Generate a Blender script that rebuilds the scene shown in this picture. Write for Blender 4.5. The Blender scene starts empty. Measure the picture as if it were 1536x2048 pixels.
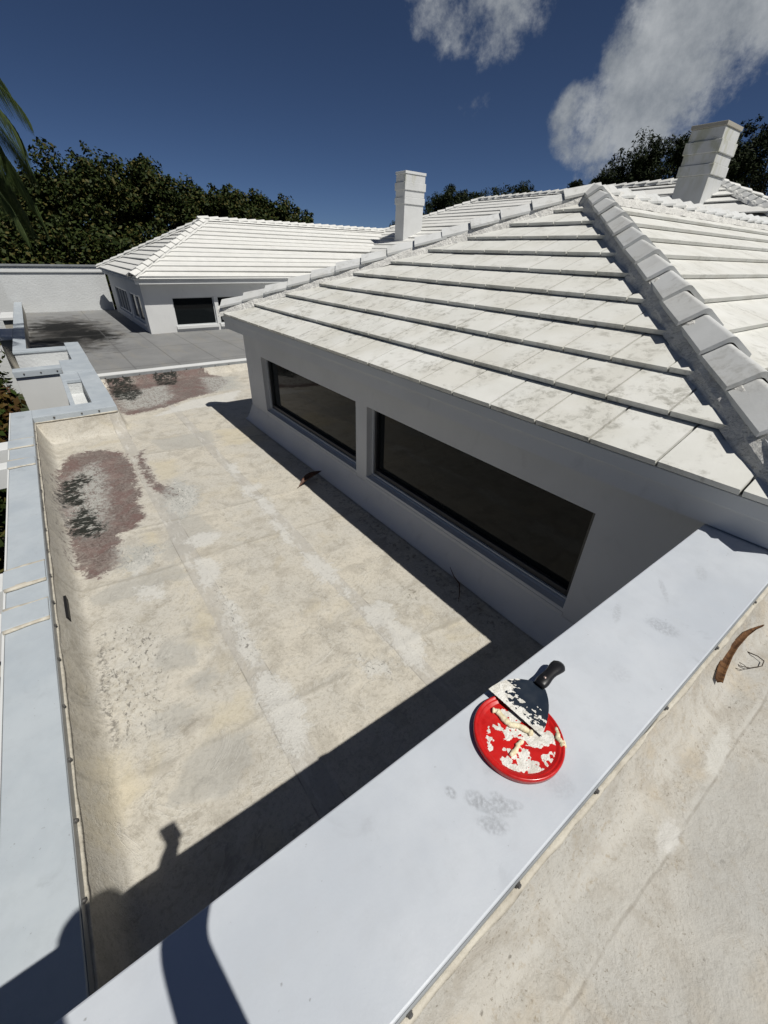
import bpy, bmesh, math, random
import numpy as np
from mathutils import Vector, Matrix
random.seed(7)
rng = np.random.default_rng(11)
scene = bpy.context.scene
# ------------------------------------------------------------------ camera (origin of the world = the phone's lens)
PITCH, YAW, ROLL = math.radians(31.746), math.radians(37.537), math.radians(1.80)
fw = Vector((math.sin(YAW)*math.cos(PITCH), math.cos(YAW)*math.cos(PITCH), -math.sin(PITCH)))
rt = Vector((math.cos(YAW), -math.sin(YAW), 0))
up = rt.cross(fw)
rt, up = math.cos(ROLL)*rt + math.sin(ROLL)*up, -math.sin(ROLL)*rt + math.cos(ROLL)*up
cam = bpy.data.cameras.new('camera')
cam.sensor_fit = 'VERTICAL'; cam.sensor_height = 24.0; cam.lens = 24.0*834.7/2048
cam.clip_start = 0.02; cam.clip_end = 2000
camo = bpy.data.objects.new('camera', cam)
camo.matrix_world = Matrix((rt, up, -fw)).transposed().to_4x4()
scene.collection.objects.link(camo); scene.camera = camo
# ------------------------------------------------------------------ light and sky
SUN = Vector((0.12, -0.575, 1.0)).normalized()
EL = math.asin(SUN.z); AZ = math.atan2(SUN.x, SUN.y)
sl = bpy.data.lights.new('sun', 'SUN'); sl.energy = 4.6; sl.angle = math.radians(0.53); sl.color = (1.0, 0.965, 0.90)
so = bpy.data.objects.new('sun', sl); so.rotation_euler = SUN.to_track_quat('Z', 'Y').to_euler(); so.location = (0, -20, 40)
scene.collection.objects.link(so)
world = bpy.data.worlds.new('World'); scene.world = world; world.use_nodes = True
wt = world.node_tree; wt.nodes.clear()
def wn(t, **k):
    n = wt.nodes.new(t)
    for a, b in k.items(): setattr(n, a, b)
    return n
sky = wn('ShaderNodeTexSky', sky_type='NISHITA', sun_disc=False, sun_elevation=EL, sun_rotation=AZ, altitude=1200, air_density=0.42, dust_density=1.2, ozone_density=6.5)
bg = wn('ShaderNodeBackground'); bg.inputs['Strength'].default_value = 0.05
bgc = wn('ShaderNodeBackground'); bgc.inputs['Strength'].default_value = 1.0
mixs = wn('ShaderNodeMixShader'); outw = wn('ShaderNodeOutputWorld'); tc = wn('ShaderNodeTexCoord')
wl = wt.links.new
wl(sky.outputs[0], bg.inputs[0]); wl(bg.outputs[0], mixs.inputs[1]); wl(bgc.outputs[0], mixs.inputs[2]); wl(mixs.outputs[0], outw.inputs[0])
def wmath(op, a, b=None, c=None):
    n = wn('ShaderNodeMath', operation=op)
    for i, v in enumerate((a, b, c)):
        if v is None: continue
        if isinstance(v, (int, float)): n.inputs[i].default_value = v
        else: wl(v, n.inputs[i])
    return n.outputs[0]
def wnoise(scale, detail, rough, dist=0.0, off=(0, 0, 0), st=(1, 1, 1)):
    mp = wn('ShaderNodeMapping'); mp.inputs['Location'].default_value = off; mp.inputs['Scale'].default_value = st
    wl(tc.outputs['Generated'], mp.inputs[0])
    n = wn('ShaderNodeTexNoise'); n.inputs['Scale'].default_value = scale; n.inputs['Detail'].default_value = detail
    n.inputs['Roughness'].default_value = rough; n.inputs['Distortion'].default_value = dist
    wl(mp.outputs[0], n.inputs['Vector']); return n.outputs['Fac']
def blob(d, rin, rout, amt=1.0):
    n = wn('ShaderNodeVectorMath', operation='DOT_PRODUCT'); wl(tc.outputs['Generated'], n.inputs[0])
    n.inputs[1].default_value = Vector(d).normalized()
    m = wn('ShaderNodeMapRange', interpolation_type='SMOOTHSTEP')
    m.inputs['From Min'].default_value = math.cos(math.radians(rout)); m.inputs['From Max'].default_value = math.cos(math.radians(rin))
    m.inputs['To Max'].default_value = amt
    wl(n.outputs['Value'], m.inputs[0]); return m.outputs[0]
cl = None
for b in (((.635, .69, .34), 2, 6.0, .85), ((.69, .65, .335), 2, 6.0, .95), ((.735, .60, .335), 2, 5, .85), ((.66, .60, .43), 2, 12, .9),
          ((.865, .43, .27), 4, 9, 1.15), ((.85, .47, .235), 3, 7.5, 1.15), ((.885, .37, .32), 4, 10, 1.1), ((.85, .44, .30), 3, 8, 1.1), ((.835, .50, .20), 2, 5.5, 1.0), ((.80, .50, .33), 1, 4.0, .7),
          ((.815, .55, .19), 2.0, 4.6, 1.15), ((.85, .50, .16), 1.0, 6.5, .85), ((.815, .565, .175), .6, 3.5, .9), ((.80, .38, .50), 4, 18, .95),
          ((.685, .69, .24), .3, 3.0, .22), ((.95, .25, .2), 2, 9, .9), ((.9, -.3, .35), 3, 16, .9), ((-.6, -.7, .4), 4, 18, .85), ((-.9, .1, .3), 3, 13, .8),
          ((.3, -.9, .25), 3, 13, .85), ((-.45, -.2, .85), 3, 14, .75), ((.5, -.5, .6), 3, 14, .75)):
    v = blob(*b); cl = v if cl is None else wmath('MAXIMUM', cl, v)
n1 = wnoise(6.5, 14, 0.66, 0.0, (.3, .1, .2)); n2 = wnoise(3.6, 6, 0.5, 0.0, (3, 1, 2)); n3 = wnoise(9, 12, .66, 0.0, (1.01, .98, 1.02))
dens = wmath('ADD', wmath('MULTIPLY', cl, 0.74), wmath('ADD', wmath('MULTIPLY', wmath('SUBTRACT', n1, 0.5), 2.6), wmath('MULTIPLY', wmath('SUBTRACT', n2, 0.5), .9)))
dm = wn('ShaderNodeMapRange', interpolation_type='SMOOTHSTEP'); dm.inputs['From Min'].default_value = .34; dm.inputs['From Max'].default_value = .92; dm.inputs['To Max'].default_value = .85
wl(dens, dm.inputs[0]); wl(wmath('MULTIPLY', dm.outputs[0], wmath('GREATER_THAN', cl, 0.001)), mixs.inputs[0])
cr = wn('ShaderNodeValToRGB'); cr.color_ramp.elements[0].position = .34; cr.color_ramp.elements[0].color = (.15, .175, .205, 1)
cr.color_ramp.elements[1].position = .70; cr.color_ramp.elements[1].color = (.56, .58, .59, 1)
wl(wmath('ADD', wmath('MULTIPLY', n3, .7), wmath('MULTIPLY', n2, .3)), cr.inputs[0]); wl(cr.outputs[0], bgc.inputs[0])
vs = scene.view_settings; vs.view_transform = 'Standard'; vs.look = 'None'; vs.exposure = 0.0; vs.gamma = 1.0; vs.use_curve_mapping = False
scene.cycles.max_bounces = 10; scene.cycles.diffuse_bounces = 6
# ------------------------------------------------------------------ helpers
C = scene.collection
def tag(o, label=None, cat=None, group=None, kind=None):
    if label: o['label'] = label
    if cat: o['category'] = cat
    if group: o['group'] = group
    if kind or cat: o['kind'] = kind or 'thing'
    return o
def mesh(name, verts, faces, mat, parent=None, smooth=False):
    me = bpy.data.meshes.new(name); me.from_pydata([tuple(v) for v in verts], [], [tuple(f) for f in faces]); me.update()
    if smooth: me.polygons.foreach_set('use_smooth', [True]*len(me.polygons))
    if mat: me.materials.append(mat)
    o = bpy.data.objects.new(name, me); C.objects.link(o)
    if parent: o.parent = parent
    return o
def inst(name, me, parent=None, mw=None):
    o = bpy.data.objects.new(name, me); C.objects.link(o)
    if parent: o.parent = parent
    if mw is not None: o.matrix_basis = mw
    return o
def empty(name, loc=(0, 0, 0)):
    o = bpy.data.objects.new(name, None); o.location = loc; o.empty_display_size = .1; C.objects.link(o); return o
class MB:
    def __init__(s): s.v = []; s.f = []
    def add(s, v, f):
        k = len(s.v); s.v += [tuple(p) for p in v]; s.f += [tuple(i+k for i in q) for q in f]; return s
    def box(s, x0, x1, y0, y1, z0, z1):
        return s.add([(x0,y0,z0),(x1,y0,z0),(x1,y1,z0),(x0,y1,z0),(x0,y0,z1),(x1,y0,z1),(x1,y1,z1),(x0,y1,z1)],
                     [(0,3,2,1),(4,5,6,7),(0,1,5,4),(1,2,6,5),(2,3,7,6),(3,0,4,7)])
    def tube(s, path, rad, n=8, cap=True, flat=1.0):
        P = [Vector(p) for p in path]; k = len(s.v)
        for i, p in enumerate(P):
            t = (P[min(i+1, len(P)-1)] - P[max(i-1, 0)]).normalized()
            a = t.cross(Vector((0, 0, 1)) if abs(t.z) < .95 else Vector((1, 0, 0))).normalized(); b = a.cross(t)
            r = rad[i] if hasattr(rad, '__len__') else rad
            for j in range(n):
                q = 2*math.pi*j/n; s.v.append(tuple(p + a*math.cos(q)*r + b*math.sin(q)*r*flat))
        for i in range(len(P)-1):
            for j in range(n):
                j2 = (j+1) % n; s.f.append((k+i*n+j, k+i*n+j2, k+(i+1)*n+j2, k+(i+1)*n+j))
        if cap:
            s.f.append(tuple(k+j for j in range(n-1, -1, -1))); s.f.append(tuple(k+(len(P)-1)*n+j for j in range(n)))
        return s
    def lathe(s, prof, n=48, c=(0, 0, 0)):
        k = len(s.v)
        for r, z in prof:
            for j in range(n):
                q = 2*math.pi*j/n; s.v.append((c[0]+r*math.cos(q), c[1]+r*math.sin(q), c[2]+z))
        for i in range(len(prof)-1):
            for j in range(n):
                j2 = (j+1) % n; s.f.append((k+i*n+j, k+i*n+j2, k+(i+1)*n+j2, k+(i+1)*n+j))
        s.f.append(tuple(k+j for j in range(n-1, -1, -1))); s.f.append(tuple(k+(len(prof)-1)*n+j for j in range(n)))
        return s
    def build(s, name, mat, parent=None, smooth=False, bevel=0):
        o = mesh(name, s.v, s.f, mat, parent, smooth)
        if bevel:
            m = o.modifiers.new('bevel', 'BEVEL'); m.width = bevel; m.segments = 2; m.limit_method = 'ANGLE'; m.angle_limit = math.radians(40)
        return o
def quads(name, V, mat, parent=None):
    V = np.asarray(V, np.float32); n = len(V); me = bpy.data.meshes.new(name)
    me.vertices.add(n*4); me.vertices.foreach_set('co', V.reshape(-1)); me.loops.add(n*4); me.loops.foreach_set('vertex_index', np.arange(n*4, dtype=np.int32))
    me.polygons.add(n); me.polygons.foreach_set('loop_start', np.arange(0, n*4, 4, dtype=np.int32)); me.update(calc_edges=True)
    me.materials.append(mat); o = bpy.data.objects.new(name, me); C.objects.link(o)
    if parent: o.parent = parent
    return o
def grid(name, X, Y, Z, mat, parent=None, keep=None, smooth=True):
    ny, nx = Z.shape; V = np.stack([X, Y, Z], -1).reshape(-1, 3).astype(np.float32)
    i = np.arange(ny-1)[:, None]*nx + np.arange(nx-1)[None]
    F = np.stack([i, i+1, i+nx+1, i+nx], -1)
    if keep is not None: F = F[keep]
    F = F.reshape(-1, 4).astype(np.int32); n = len(F); me = bpy.data.meshes.new(name)
    me.vertices.add(len(V)); me.vertices.foreach_set('co', V.reshape(-1)); me.loops.add(n*4); me.loops.foreach_set('vertex_index', F.reshape(-1))
    me.polygons.add(n); me.polygons.foreach_set('loop_start', np.arange(0, n*4, 4, dtype=np.int32))
    me.update(calc_edges=True); me.polygons.foreach_set('use_smooth', [smooth]*n); me.materials.append(mat)
    o = bpy.data.objects.new(name, me); C.objects.link(o)
    if parent: o.parent = parent
    return o
def vnoise(x, y, s, seed):
    x = np.asarray(x)*s + seed*17.3; y = np.asarray(y)*s + seed*7.7
    xi = np.floor(x).astype(int); yi = np.floor(y).astype(int); fx = x-xi; fy = y-yi; fx = fx*fx*(3-2*fx); fy = fy*fy*(3-2*fy)
    def h(a, b):
        q = np.sin(a*127.1 + b*311.7 + seed*74.7)*43758.5453; return q - np.floor(q)
    return (h(xi, yi)*(1-fx)+h(xi+1, yi)*fx)*(1-fy) + (h(xi, yi+1)*(1-fx)+h(xi+1, yi+1)*fx)*fy - .5
def sstep(a, b, x):
    t = np.clip((x-a)/(b-a), 0, 1); return t*t*(3-2*t)
# ------------------------------------------------------------------ materials
class NT:
    def __init__(s, name, rough=.6, spec=.3):
        s.m = bpy.data.materials.new(name); s.m.use_nodes = True; s.t = s.m.node_tree; s.b = s.t.nodes['Principled BSDF']
        s.b.inputs['Roughness'].default_value = rough; s.b.inputs['Specular IOR Level'].default_value = spec
        g = s.t.nodes.new('ShaderNodeNewGeometry'); s.pos = g.outputs['Position']; s.geo = g
    def n(s, t, **k):
        q = s.t.nodes.new(t)
        for a, b in k.items(): setattr(q, a, b)
        return q
    def put(s, v, inp):
        if isinstance(v, (int, float)): inp.default_value = v
        elif isinstance(v, tuple): inp.default_value = v if len(v) == len(inp.default_value) else (*v, 1)
        else: s.t.links.new(v, inp)
    def noise(s, scale, detail=5, rough=.55, dist=0, st=None, vec=None):
        v = vec or s.pos
        if st:
            mp = s.n('ShaderNodeMapping'); mp.inputs['Scale'].default_value = st; s.put(v, mp.inputs[0]); v = mp.outputs[0]
        q = s.n('ShaderNodeTexNoise'); s.put(v, q.inputs['Vector'])
        for a, b in (('Scale', scale), ('Detail', detail), ('Roughness', rough), ('Distortion', dist)): q.inputs[a].default_value = b
        return q.outputs['Fac']
    def math(s, op, a, b=0.0, clamp=False):
        q = s.n('ShaderNodeMath', operation=op, use_clamp=clamp); s.put(a, q.inputs[0]); s.put(b, q.inputs[1]); return q.outputs[0]
    def rng(s, v, a, b, lo=0.0, hi=1.0):
        q = s.n('ShaderNodeMapRange', interpolation_type='SMOOTHSTEP'); s.put(v, q.inputs[0])
        for i, z in zip(('From Min', 'From Max', 'To Min', 'To Max'), (a, b, lo, hi)): q.inputs[i].default_value = z
        return q.outputs[0]
    def mix(s, f, a, b, mode='MIX'):
        q = s.n('ShaderNodeMix', data_type='RGBA', blend_type=mode); s.put(f, q.inputs[0]); s.put(a, q.inputs[6]); s.put(b, q.inputs[7]); return q.outputs[2]
    def ell(s, cx, cy, rx, ry, rot=0, soft=.35, amp=.5, nz=None):
        mp = s.n('ShaderNodeMapping', vector_type='TEXTURE'); s.put(s.pos, mp.inputs[0])
        mp.inputs['Location'].default_value = (cx, cy, 0); mp.inputs['Rotation'].default_value = (0, 0, rot); mp.inputs['Scale'].default_value = (rx, ry, 1e4)
        l = s.n('ShaderNodeVectorMath', operation='LENGTH'); s.put(mp.outputs[0], l.inputs[0]); v = l.outputs['Value']
        if nz is not None: v = s.math('ADD', v, s.math('MULTIPLY', s.math('SUBTRACT', nz, .5), amp*2))
        return s.rng(v, 1+soft/2, 1-soft/2)
    def band(s, axis, c, w, soft=.01, nz=None, amp=.02):
        q = s.n('ShaderNodeSeparateXYZ'); s.put(s.pos, q.inputs[0]); v = q.outputs[axis]
        if nz is not None: v = s.math('ADD', v, s.math('MULTIPLY', s.math('SUBTRACT', nz, .5), amp*2))
        v = s.math('ABSOLUTE', s.math('SUBTRACT', v, c)); return s.rng(v, w+soft, w)
    def col(s, v): s.put(v, s.b.inputs['Base Color'])
    def bump(s, h, strength=.3, dist=.01):
        q = s.n('ShaderNodeBump'); q.inputs['Strength'].default_value = strength; q.inputs['Distance'].default_value = dist
        s.put(h, q.inputs['Height']); s.put(q.outputs[0], s.b.inputs['Normal']); return s
def mul(s, a, b): return s.math('MULTIPLY', a, b)
def plain(name, c, rough=.5, spec=.3, var=.12, sc=6, bump=0, metal=0):
    s = NT(name, rough, spec); d = tuple(x*(1-var) for x in c); s.col(s.mix(s.rng(s.noise(sc, 6), .3, .7), c, d)); s.b.inputs['Metallic'].default_value = metal
    if bump: s.bump(s.noise(sc*12, 4), bump, .004)
    return s.m

# white painted concrete tile
def tile_mat(name, c0, c1, grime):
    s = NT(name, .62, .25); r = s.n('ShaderNodeObjectInfo').outputs['Random']
    c = s.mix(s.rng(s.noise(3.5, 6), .35, .68), c0, c1)
    c = s.mix(mul(s, r, .35), c, tuple(x*.9 for x in c1))
    f = s.noise(16, 8, .70, .5); st = s.noise(4.3, 6, .62, .3, (1, 1, 1)); g = mul(s, s.rng(f, .44, .66), s.rng(st, .44, .60))
    px = s.n('ShaderNodeSeparateXYZ'); s.put(s.pos, px.inputs[0]); low = s.rng(px.outputs[0], 4.2, 2.3, .55, 1.15) if grime > .6 else 1.0
    g = mul(s, g, low); c = s.mix(mul(s, mul(s, s.rng(s.noise(2.2, 5), .42, .62), low), .30*grime), c, (.47, .445, .37, 1)); c = s.mix(mul(s, g, grime*.8), c, (.27, .262, .228, 1))
    g2 = mul(s, s.rng(s.noise(70, 4, .6), .62, .75), s.rng(st, .42, .6)); c = s.mix(mul(s, g2, grime), c, (.22, .215, .19, 1))
    s.col(c); s.bump(s.math('ADD', s.noise(90, 5, .6), mul(s, s.noise(14, 3), 1.2)), .22, .004); return s.m
M_tile = tile_mat('painted_tile', (.66, .66, .628), (.60, .60, .562), .85)
M_tileclean = tile_mat('painted_tile_clean', (.66, .66, .635), (.61, .61, .588), .15)
M_cap = tile_mat('painted_cap', (.60, .61, .605), (.54, .55, .545), .5)
s = NT('mortar', .85, .15); c = s.mix(s.rng(s.noise(9, 6), .3, .7), (.76, .75, .71), (.62, .61, .58)); c = s.mix(s.rng(s.noise(60, 4, .6, .2, (1, .25, 1)), .52, .74), c, (.38, .375, .35)); s.col(c)
s.bump(s.noise(55, 6, .7, 1.0, (1, .3, 1)), .9, .02); M_mortar = s.m
def wall_mat(name, c, bump=.25, sc=70, dirt=.25):
    s = NT(name, .7, .2); k = s.mix(s.rng(s.noise(1.3, 5), .35, .7), c, tuple(x*.93 for x in c))
    k = s.mix(mul(s, s.rng(s.noise(7, 8, .65, .5, (1, 1, .5)), .55, .8), dirt), k, tuple(x*.62 for x in c)); s.col(k)
    s.bump(s.noise(sc, 5, .6), bump, 0.006 if bump < .9 else .012); return s.m
M_wall = wall_mat('painted_stucco', (.60, .605, .60), .2, 45, .4)
M_stucco = wall_mat('rough_stucco', (.56, .575, .575), 1.0, 22, .15)
M_trim = wall_mat('white_trim', (.60, .61, .605), .05, 40, .1)
M_tan = wall_mat('tan_stucco', (.37, .35, .30), .5, 30, .35)
# coping metal
def coping_mat(name, c, marks=()):
    s = NT(name, .42, .35); k = s.mix(s.rng(s.noise(2.2, 6, .6), .35, .66), c, tuple(x*f for x, f in zip(c, (.86, .875, .895)))); k = s.mix(mul(s, s.rng(s.noise(14, 7, .65), .45, .7), .35), k, tuple(x*.84 for x in c))
    sm = mul(s, s.rng(s.noise(9, 7, .6, .6), .58, .75), s.rng(s.noise(2.7, 3), .45, .62)); k = s.mix(mul(s, sm, .5), k, tuple(x*.6 for x in c))
    sp = s.rng(s.noise(70, 4, .55), .70, .74); k = s.mix(mul(s, sp, .55), k, (.16, .16, .15))
    sc_ = mul(s, s.rng(s.noise(26, 4, .6, 1.2, (1, .16, 1)), .66, .74), s.rng(s.noise(4, 3), .5, .62)); k = s.mix(mul(s, sc_, .5), k, tuple(min(.9, x*1.15) for x in c))
    nz = s.noise(30, 5, .6)
    for (x, y, rx, ry, ro, a) in marks:
        e = s.ell(x, y, rx, ry, ro, .7, .35, nz); k = s.mix(mul(s, mul(s, e, s.rng(s.noise(130, 3), .25, .7)), a*.66), k, (.22, .23, .245))
    s.col(k); s.put(s.rng(s.noise(6, 4), .3, .7, .34, .55), s.b.inputs['Roughness']); s.bump(s.math('ADD', s.noise(150, 3), mul(s, s.noise(5, 2), 4)), .06, .004); return s.m
M_coping = coping_mat('painted_coping', (.50, .528, .564), ((.41, .262, .010, .014, .3, .9), (.445, .222, .016, .026, .6, .65), (.465, .187, .016, .045, .75, .75), (.437, .168, .017, .030, .7, .8),
     (.503, .165, .010, .022, .7, .6), (.487, .195, .010, .016, .4, .7), (1.31, .21, .03, .045, .2, .7), (1.02, .20, .03, .03, 0, .25), (.62, .13, .03, .03, 0, .3), (1.25, .33, .05, .012, .4, .5), (1.5, .29, .06, .01, .6, .5), (1.72, .25, .05, .02, .4, .35)))
M_coping2 = coping_mat('weathered_coping', (.42, .46, .49))
M_flange = plain('edge_metal', (.26, .275, .285), .4, .4, .2, 9)
s = NT('sealant', .55, .3); s.col(s.mix(s.rng(s.noise(20, 5), .35, .7), (.50, .47, .40), (.38, .35, .29))); s.bump(s.noise(60, 5), .5, .01); M_seal = s.m
M_screw = plain('screw_steel', (.16, .155, .15), .5, .5, .3, 80, 0, .6)
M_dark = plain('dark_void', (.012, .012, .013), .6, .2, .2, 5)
M_frame = plain('dark_frame', (.035, .037, .04), .35, .4, .2, 8)
M_alu = plain('window_aluminium', (.52, .54, .55), .4, .4, .1, 12)
s = NT('window_glass', .03, .12); s.col((.005, .007, .008)); s.put(s.rng(s.noise(7, 4), .35, .7, .015, .05), s.b.inputs['Roughness']); M_glass = s.m

# cream membrane roof deck
def deck_mat():
    """cream membrane; where each kind of stain sits is stored on the mesh, noise gives it its ragged edge"""
    s = NT('cream_membrane', .72, .2)
    def at(n): return s.n('ShaderNodeAttribute', attribute_name=n).outputs['Fac']
    def msk(n, nz, amp, soft): return s.rng(s.math('SUBTRACT', at(n), mul(s, s.math('SUBTRACT', nz, .5), amp*2)), -soft/2, soft/2)
    a = s.noise(1.5, 6, .58, .3); b = s.noise(5.5, 8, .62, .5); f = s.noise(38, 6, .65); g = s.noise(140, 4, .6); w = s.noise(4.2, 6, .6, .4); w2 = s.math('ADD', mul(s, s.noise(13, 8, .7, .5), .65), mul(s, s.noise(48, 5, .7, .3), .35))
    c = s.mix(s.rng(a, .34, .66), (0.515, 0.482, 0.412), (0.475, 0.456, 0.408))
    c = s.mix(mul(s, s.rng(b, .46, .68), .75), c, (0.359, 0.334, 0.285)); c = s.mix(mul(s, s.rng(s.noise(2.6, 7, .6, .6), .54, .72), .55), c, (0.465, 0.418, 0.318))
    c = s.mix(mul(s, s.rng(f, .48, .68), .6), c, (0.326, 0.300, 0.248)); c = s.mix(mul(s, s.rng(g, .54, .70), .5), c, (0.266, 0.244, 0.207))
    c = s.mix(mul(s, s.rng(s.noise(55, 5, .7), .60, .70), .4), c, (0.548, 0.533, 0.488))
    v1 = s.noise(2.4, 8, .62, .8); v2 = s.noise(7.5, 7, .65, .6, (1, .7, 1)); vein = s.math('MAXIMUM', s.rng(s.math('ABSOLUTE', s.math('SUBTRACT', v1, .5)), .012, .002), s.rng(s.math('ABSOLUTE', s.math('SUBTRACT', v2, .47)), .012, .002))
    c = s.mix(mul(s, mul(s, vein, s.rng(b, .40, .58)), .45), c, (.25, .228, .19)); vein2 = s.rng(s.math('ABSOLUTE', s.math('SUBTRACT', v1, .525)), .014, .002); c = s.mix(mul(s, vein2, .4), c, (.54, .525, .475))
    c = s.mix(mul(s, mul(s, s.rng(s.noise(95, 5, .75), .56, .66), s.rng(s.noise(3.1, 5), .42, .6)), .55), c, (.21, .19, .155))
    c = s.mix(mul(s, msk('grey', b, 2.0, .8), .5), c, (0.326, 0.322, 0.300)); c = s.mix(mul(s, msk('ochre', b, 3.0, 2.0), .4), c, (0.488, 0.429, 0.296))
    c = s.mix(mul(s, s.rng(at('lap'), 0, .3), .5), c, (0.359, 0.344, 0.318))
    c = s.mix(mul(s, mul(s, s.rng(at('line'), 0, .8), s.rng(b, .36, .52)), .75), c, (0.200, 0.185, 0.159)); c = s.mix(mul(s, mul(s, s.rng(at('cross'), 0, .8), s.rng(a, .40, .56)), .5), c, (0.296, 0.274, 0.229))
    e = msk('white', w2, 3.2, .9); c = s.mix(mul(s, e, .72), c, (0.560, 0.555, 0.525)); stk = mul(s, s.rng(at('lap'), -2.2, 1.2), s.rng(s.noise(9, 8, .72, .3, (1.6, .45, 1)), .50, .62)); c = s.mix(mul(s, stk, .55), c, (0.545, 0.535, 0.50)); c = s.mix(mul(s, mul(s, e, s.rng(f, .56, .68)), .5), c, (0.296, 0.281, 0.252))
    e3 = mul(s, msk('white', w2, 3.2, .9), s.noise(75, 5, .7)); e = msk('rough', w2, 4.0, 2.5); c = s.mix(mul(s, mul(s, e, s.rng(s.noise(30, 6, .7), .42, .6)), .6), c, (0.52, 0.505, 0.46)); c = s.mix(mul(s, mul(s, e, s.rng(s.noise(42, 5, .7, .3, (1, .55, 1)), .55, .63)), .75), c, (0.111, 0.104, 0.092))
    e = msk('rim', w2, .6, .8); c = s.mix(mul(s, mul(s, e, s.rng(f, .42, .6)), .8), c, (0.126, 0.118, 0.107))
    e = msk('halo', w2, 3.5, 1.2); c = s.mix(mul(s, e, .55), c, (0.488, 0.466, 0.414))
    crust = s.mix(s.rng(f, .35, .65), (0.085, 0.060, 0.055), (0.185, 0.150, 0.136)); crust = s.mix(mul(s, s.rng(b, .45, .62), .7), crust, (0.135, 0.078, 0.072))
    e = msk('pond', w2, 3.6, 1.0); c = s.mix(mul(s, mul(s, e, s.rng(w, .25, .5, .75, 1.0)), .95), c, crust); c = s.mix(mul(s, mul(s, e, s.rng(s.noise(75, 5, .7, .2, (1, .5, 1)), .54, .64)), .4), c, (0.300, 0.275, 0.255))
    e = msk('heart', w2, 5.0, 3.0); c = s.mix(mul(s, mul(s, e, s.rng(s.noise(34, 7, .75, .4, (1, .5, 1)), .38, .52)), .9), c, (0.370, 0.370, 0.344)); c = s.mix(mul(s, mul(s, e, s.rng(s.noise(62, 5, .7, .4, (1, .4, 1)), .55, .62)), .75), c, (0.148, 0.144, 0.133))
    e = s.rng(s.math('SUBTRACT', s.math('ADD', at('black'), .45), mul(s, s.math('SUBTRACT', w2, .5), 7)), -.5, .5); c = s.mix(mul(s, mul(s, e, s.rng(s.noise(20, 7, .75, .5, (.6, 1, 1)), .41, .49)), .97), c, (0.013, 0.015, 0.012))
    e = msk('litter', w2, 1.2, 1.2); c = s.mix(mul(s, mul(s, e, s.rng(s.noise(24, 6, .7, .5), .50, .62)), .6), c, (0.111, 0.100, 0.078))
    s.col(c)
    h = s.math('ADD', s.math('ADD', mul(s, b, 1.0), mul(s, f, .9)), mul(s, g, .45)); h = s.math('ADD', h, mul(s, s.noise(3.5, 5, .6, 1.0, (1, 1.4, 1)), 1.0)); h = s.math('ADD', h, mul(s, e3, 1.5)); h = s.math('ADD', h, mul(s, vein2, .5)); s.bump(h, .42, .010)
    return s.m
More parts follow.
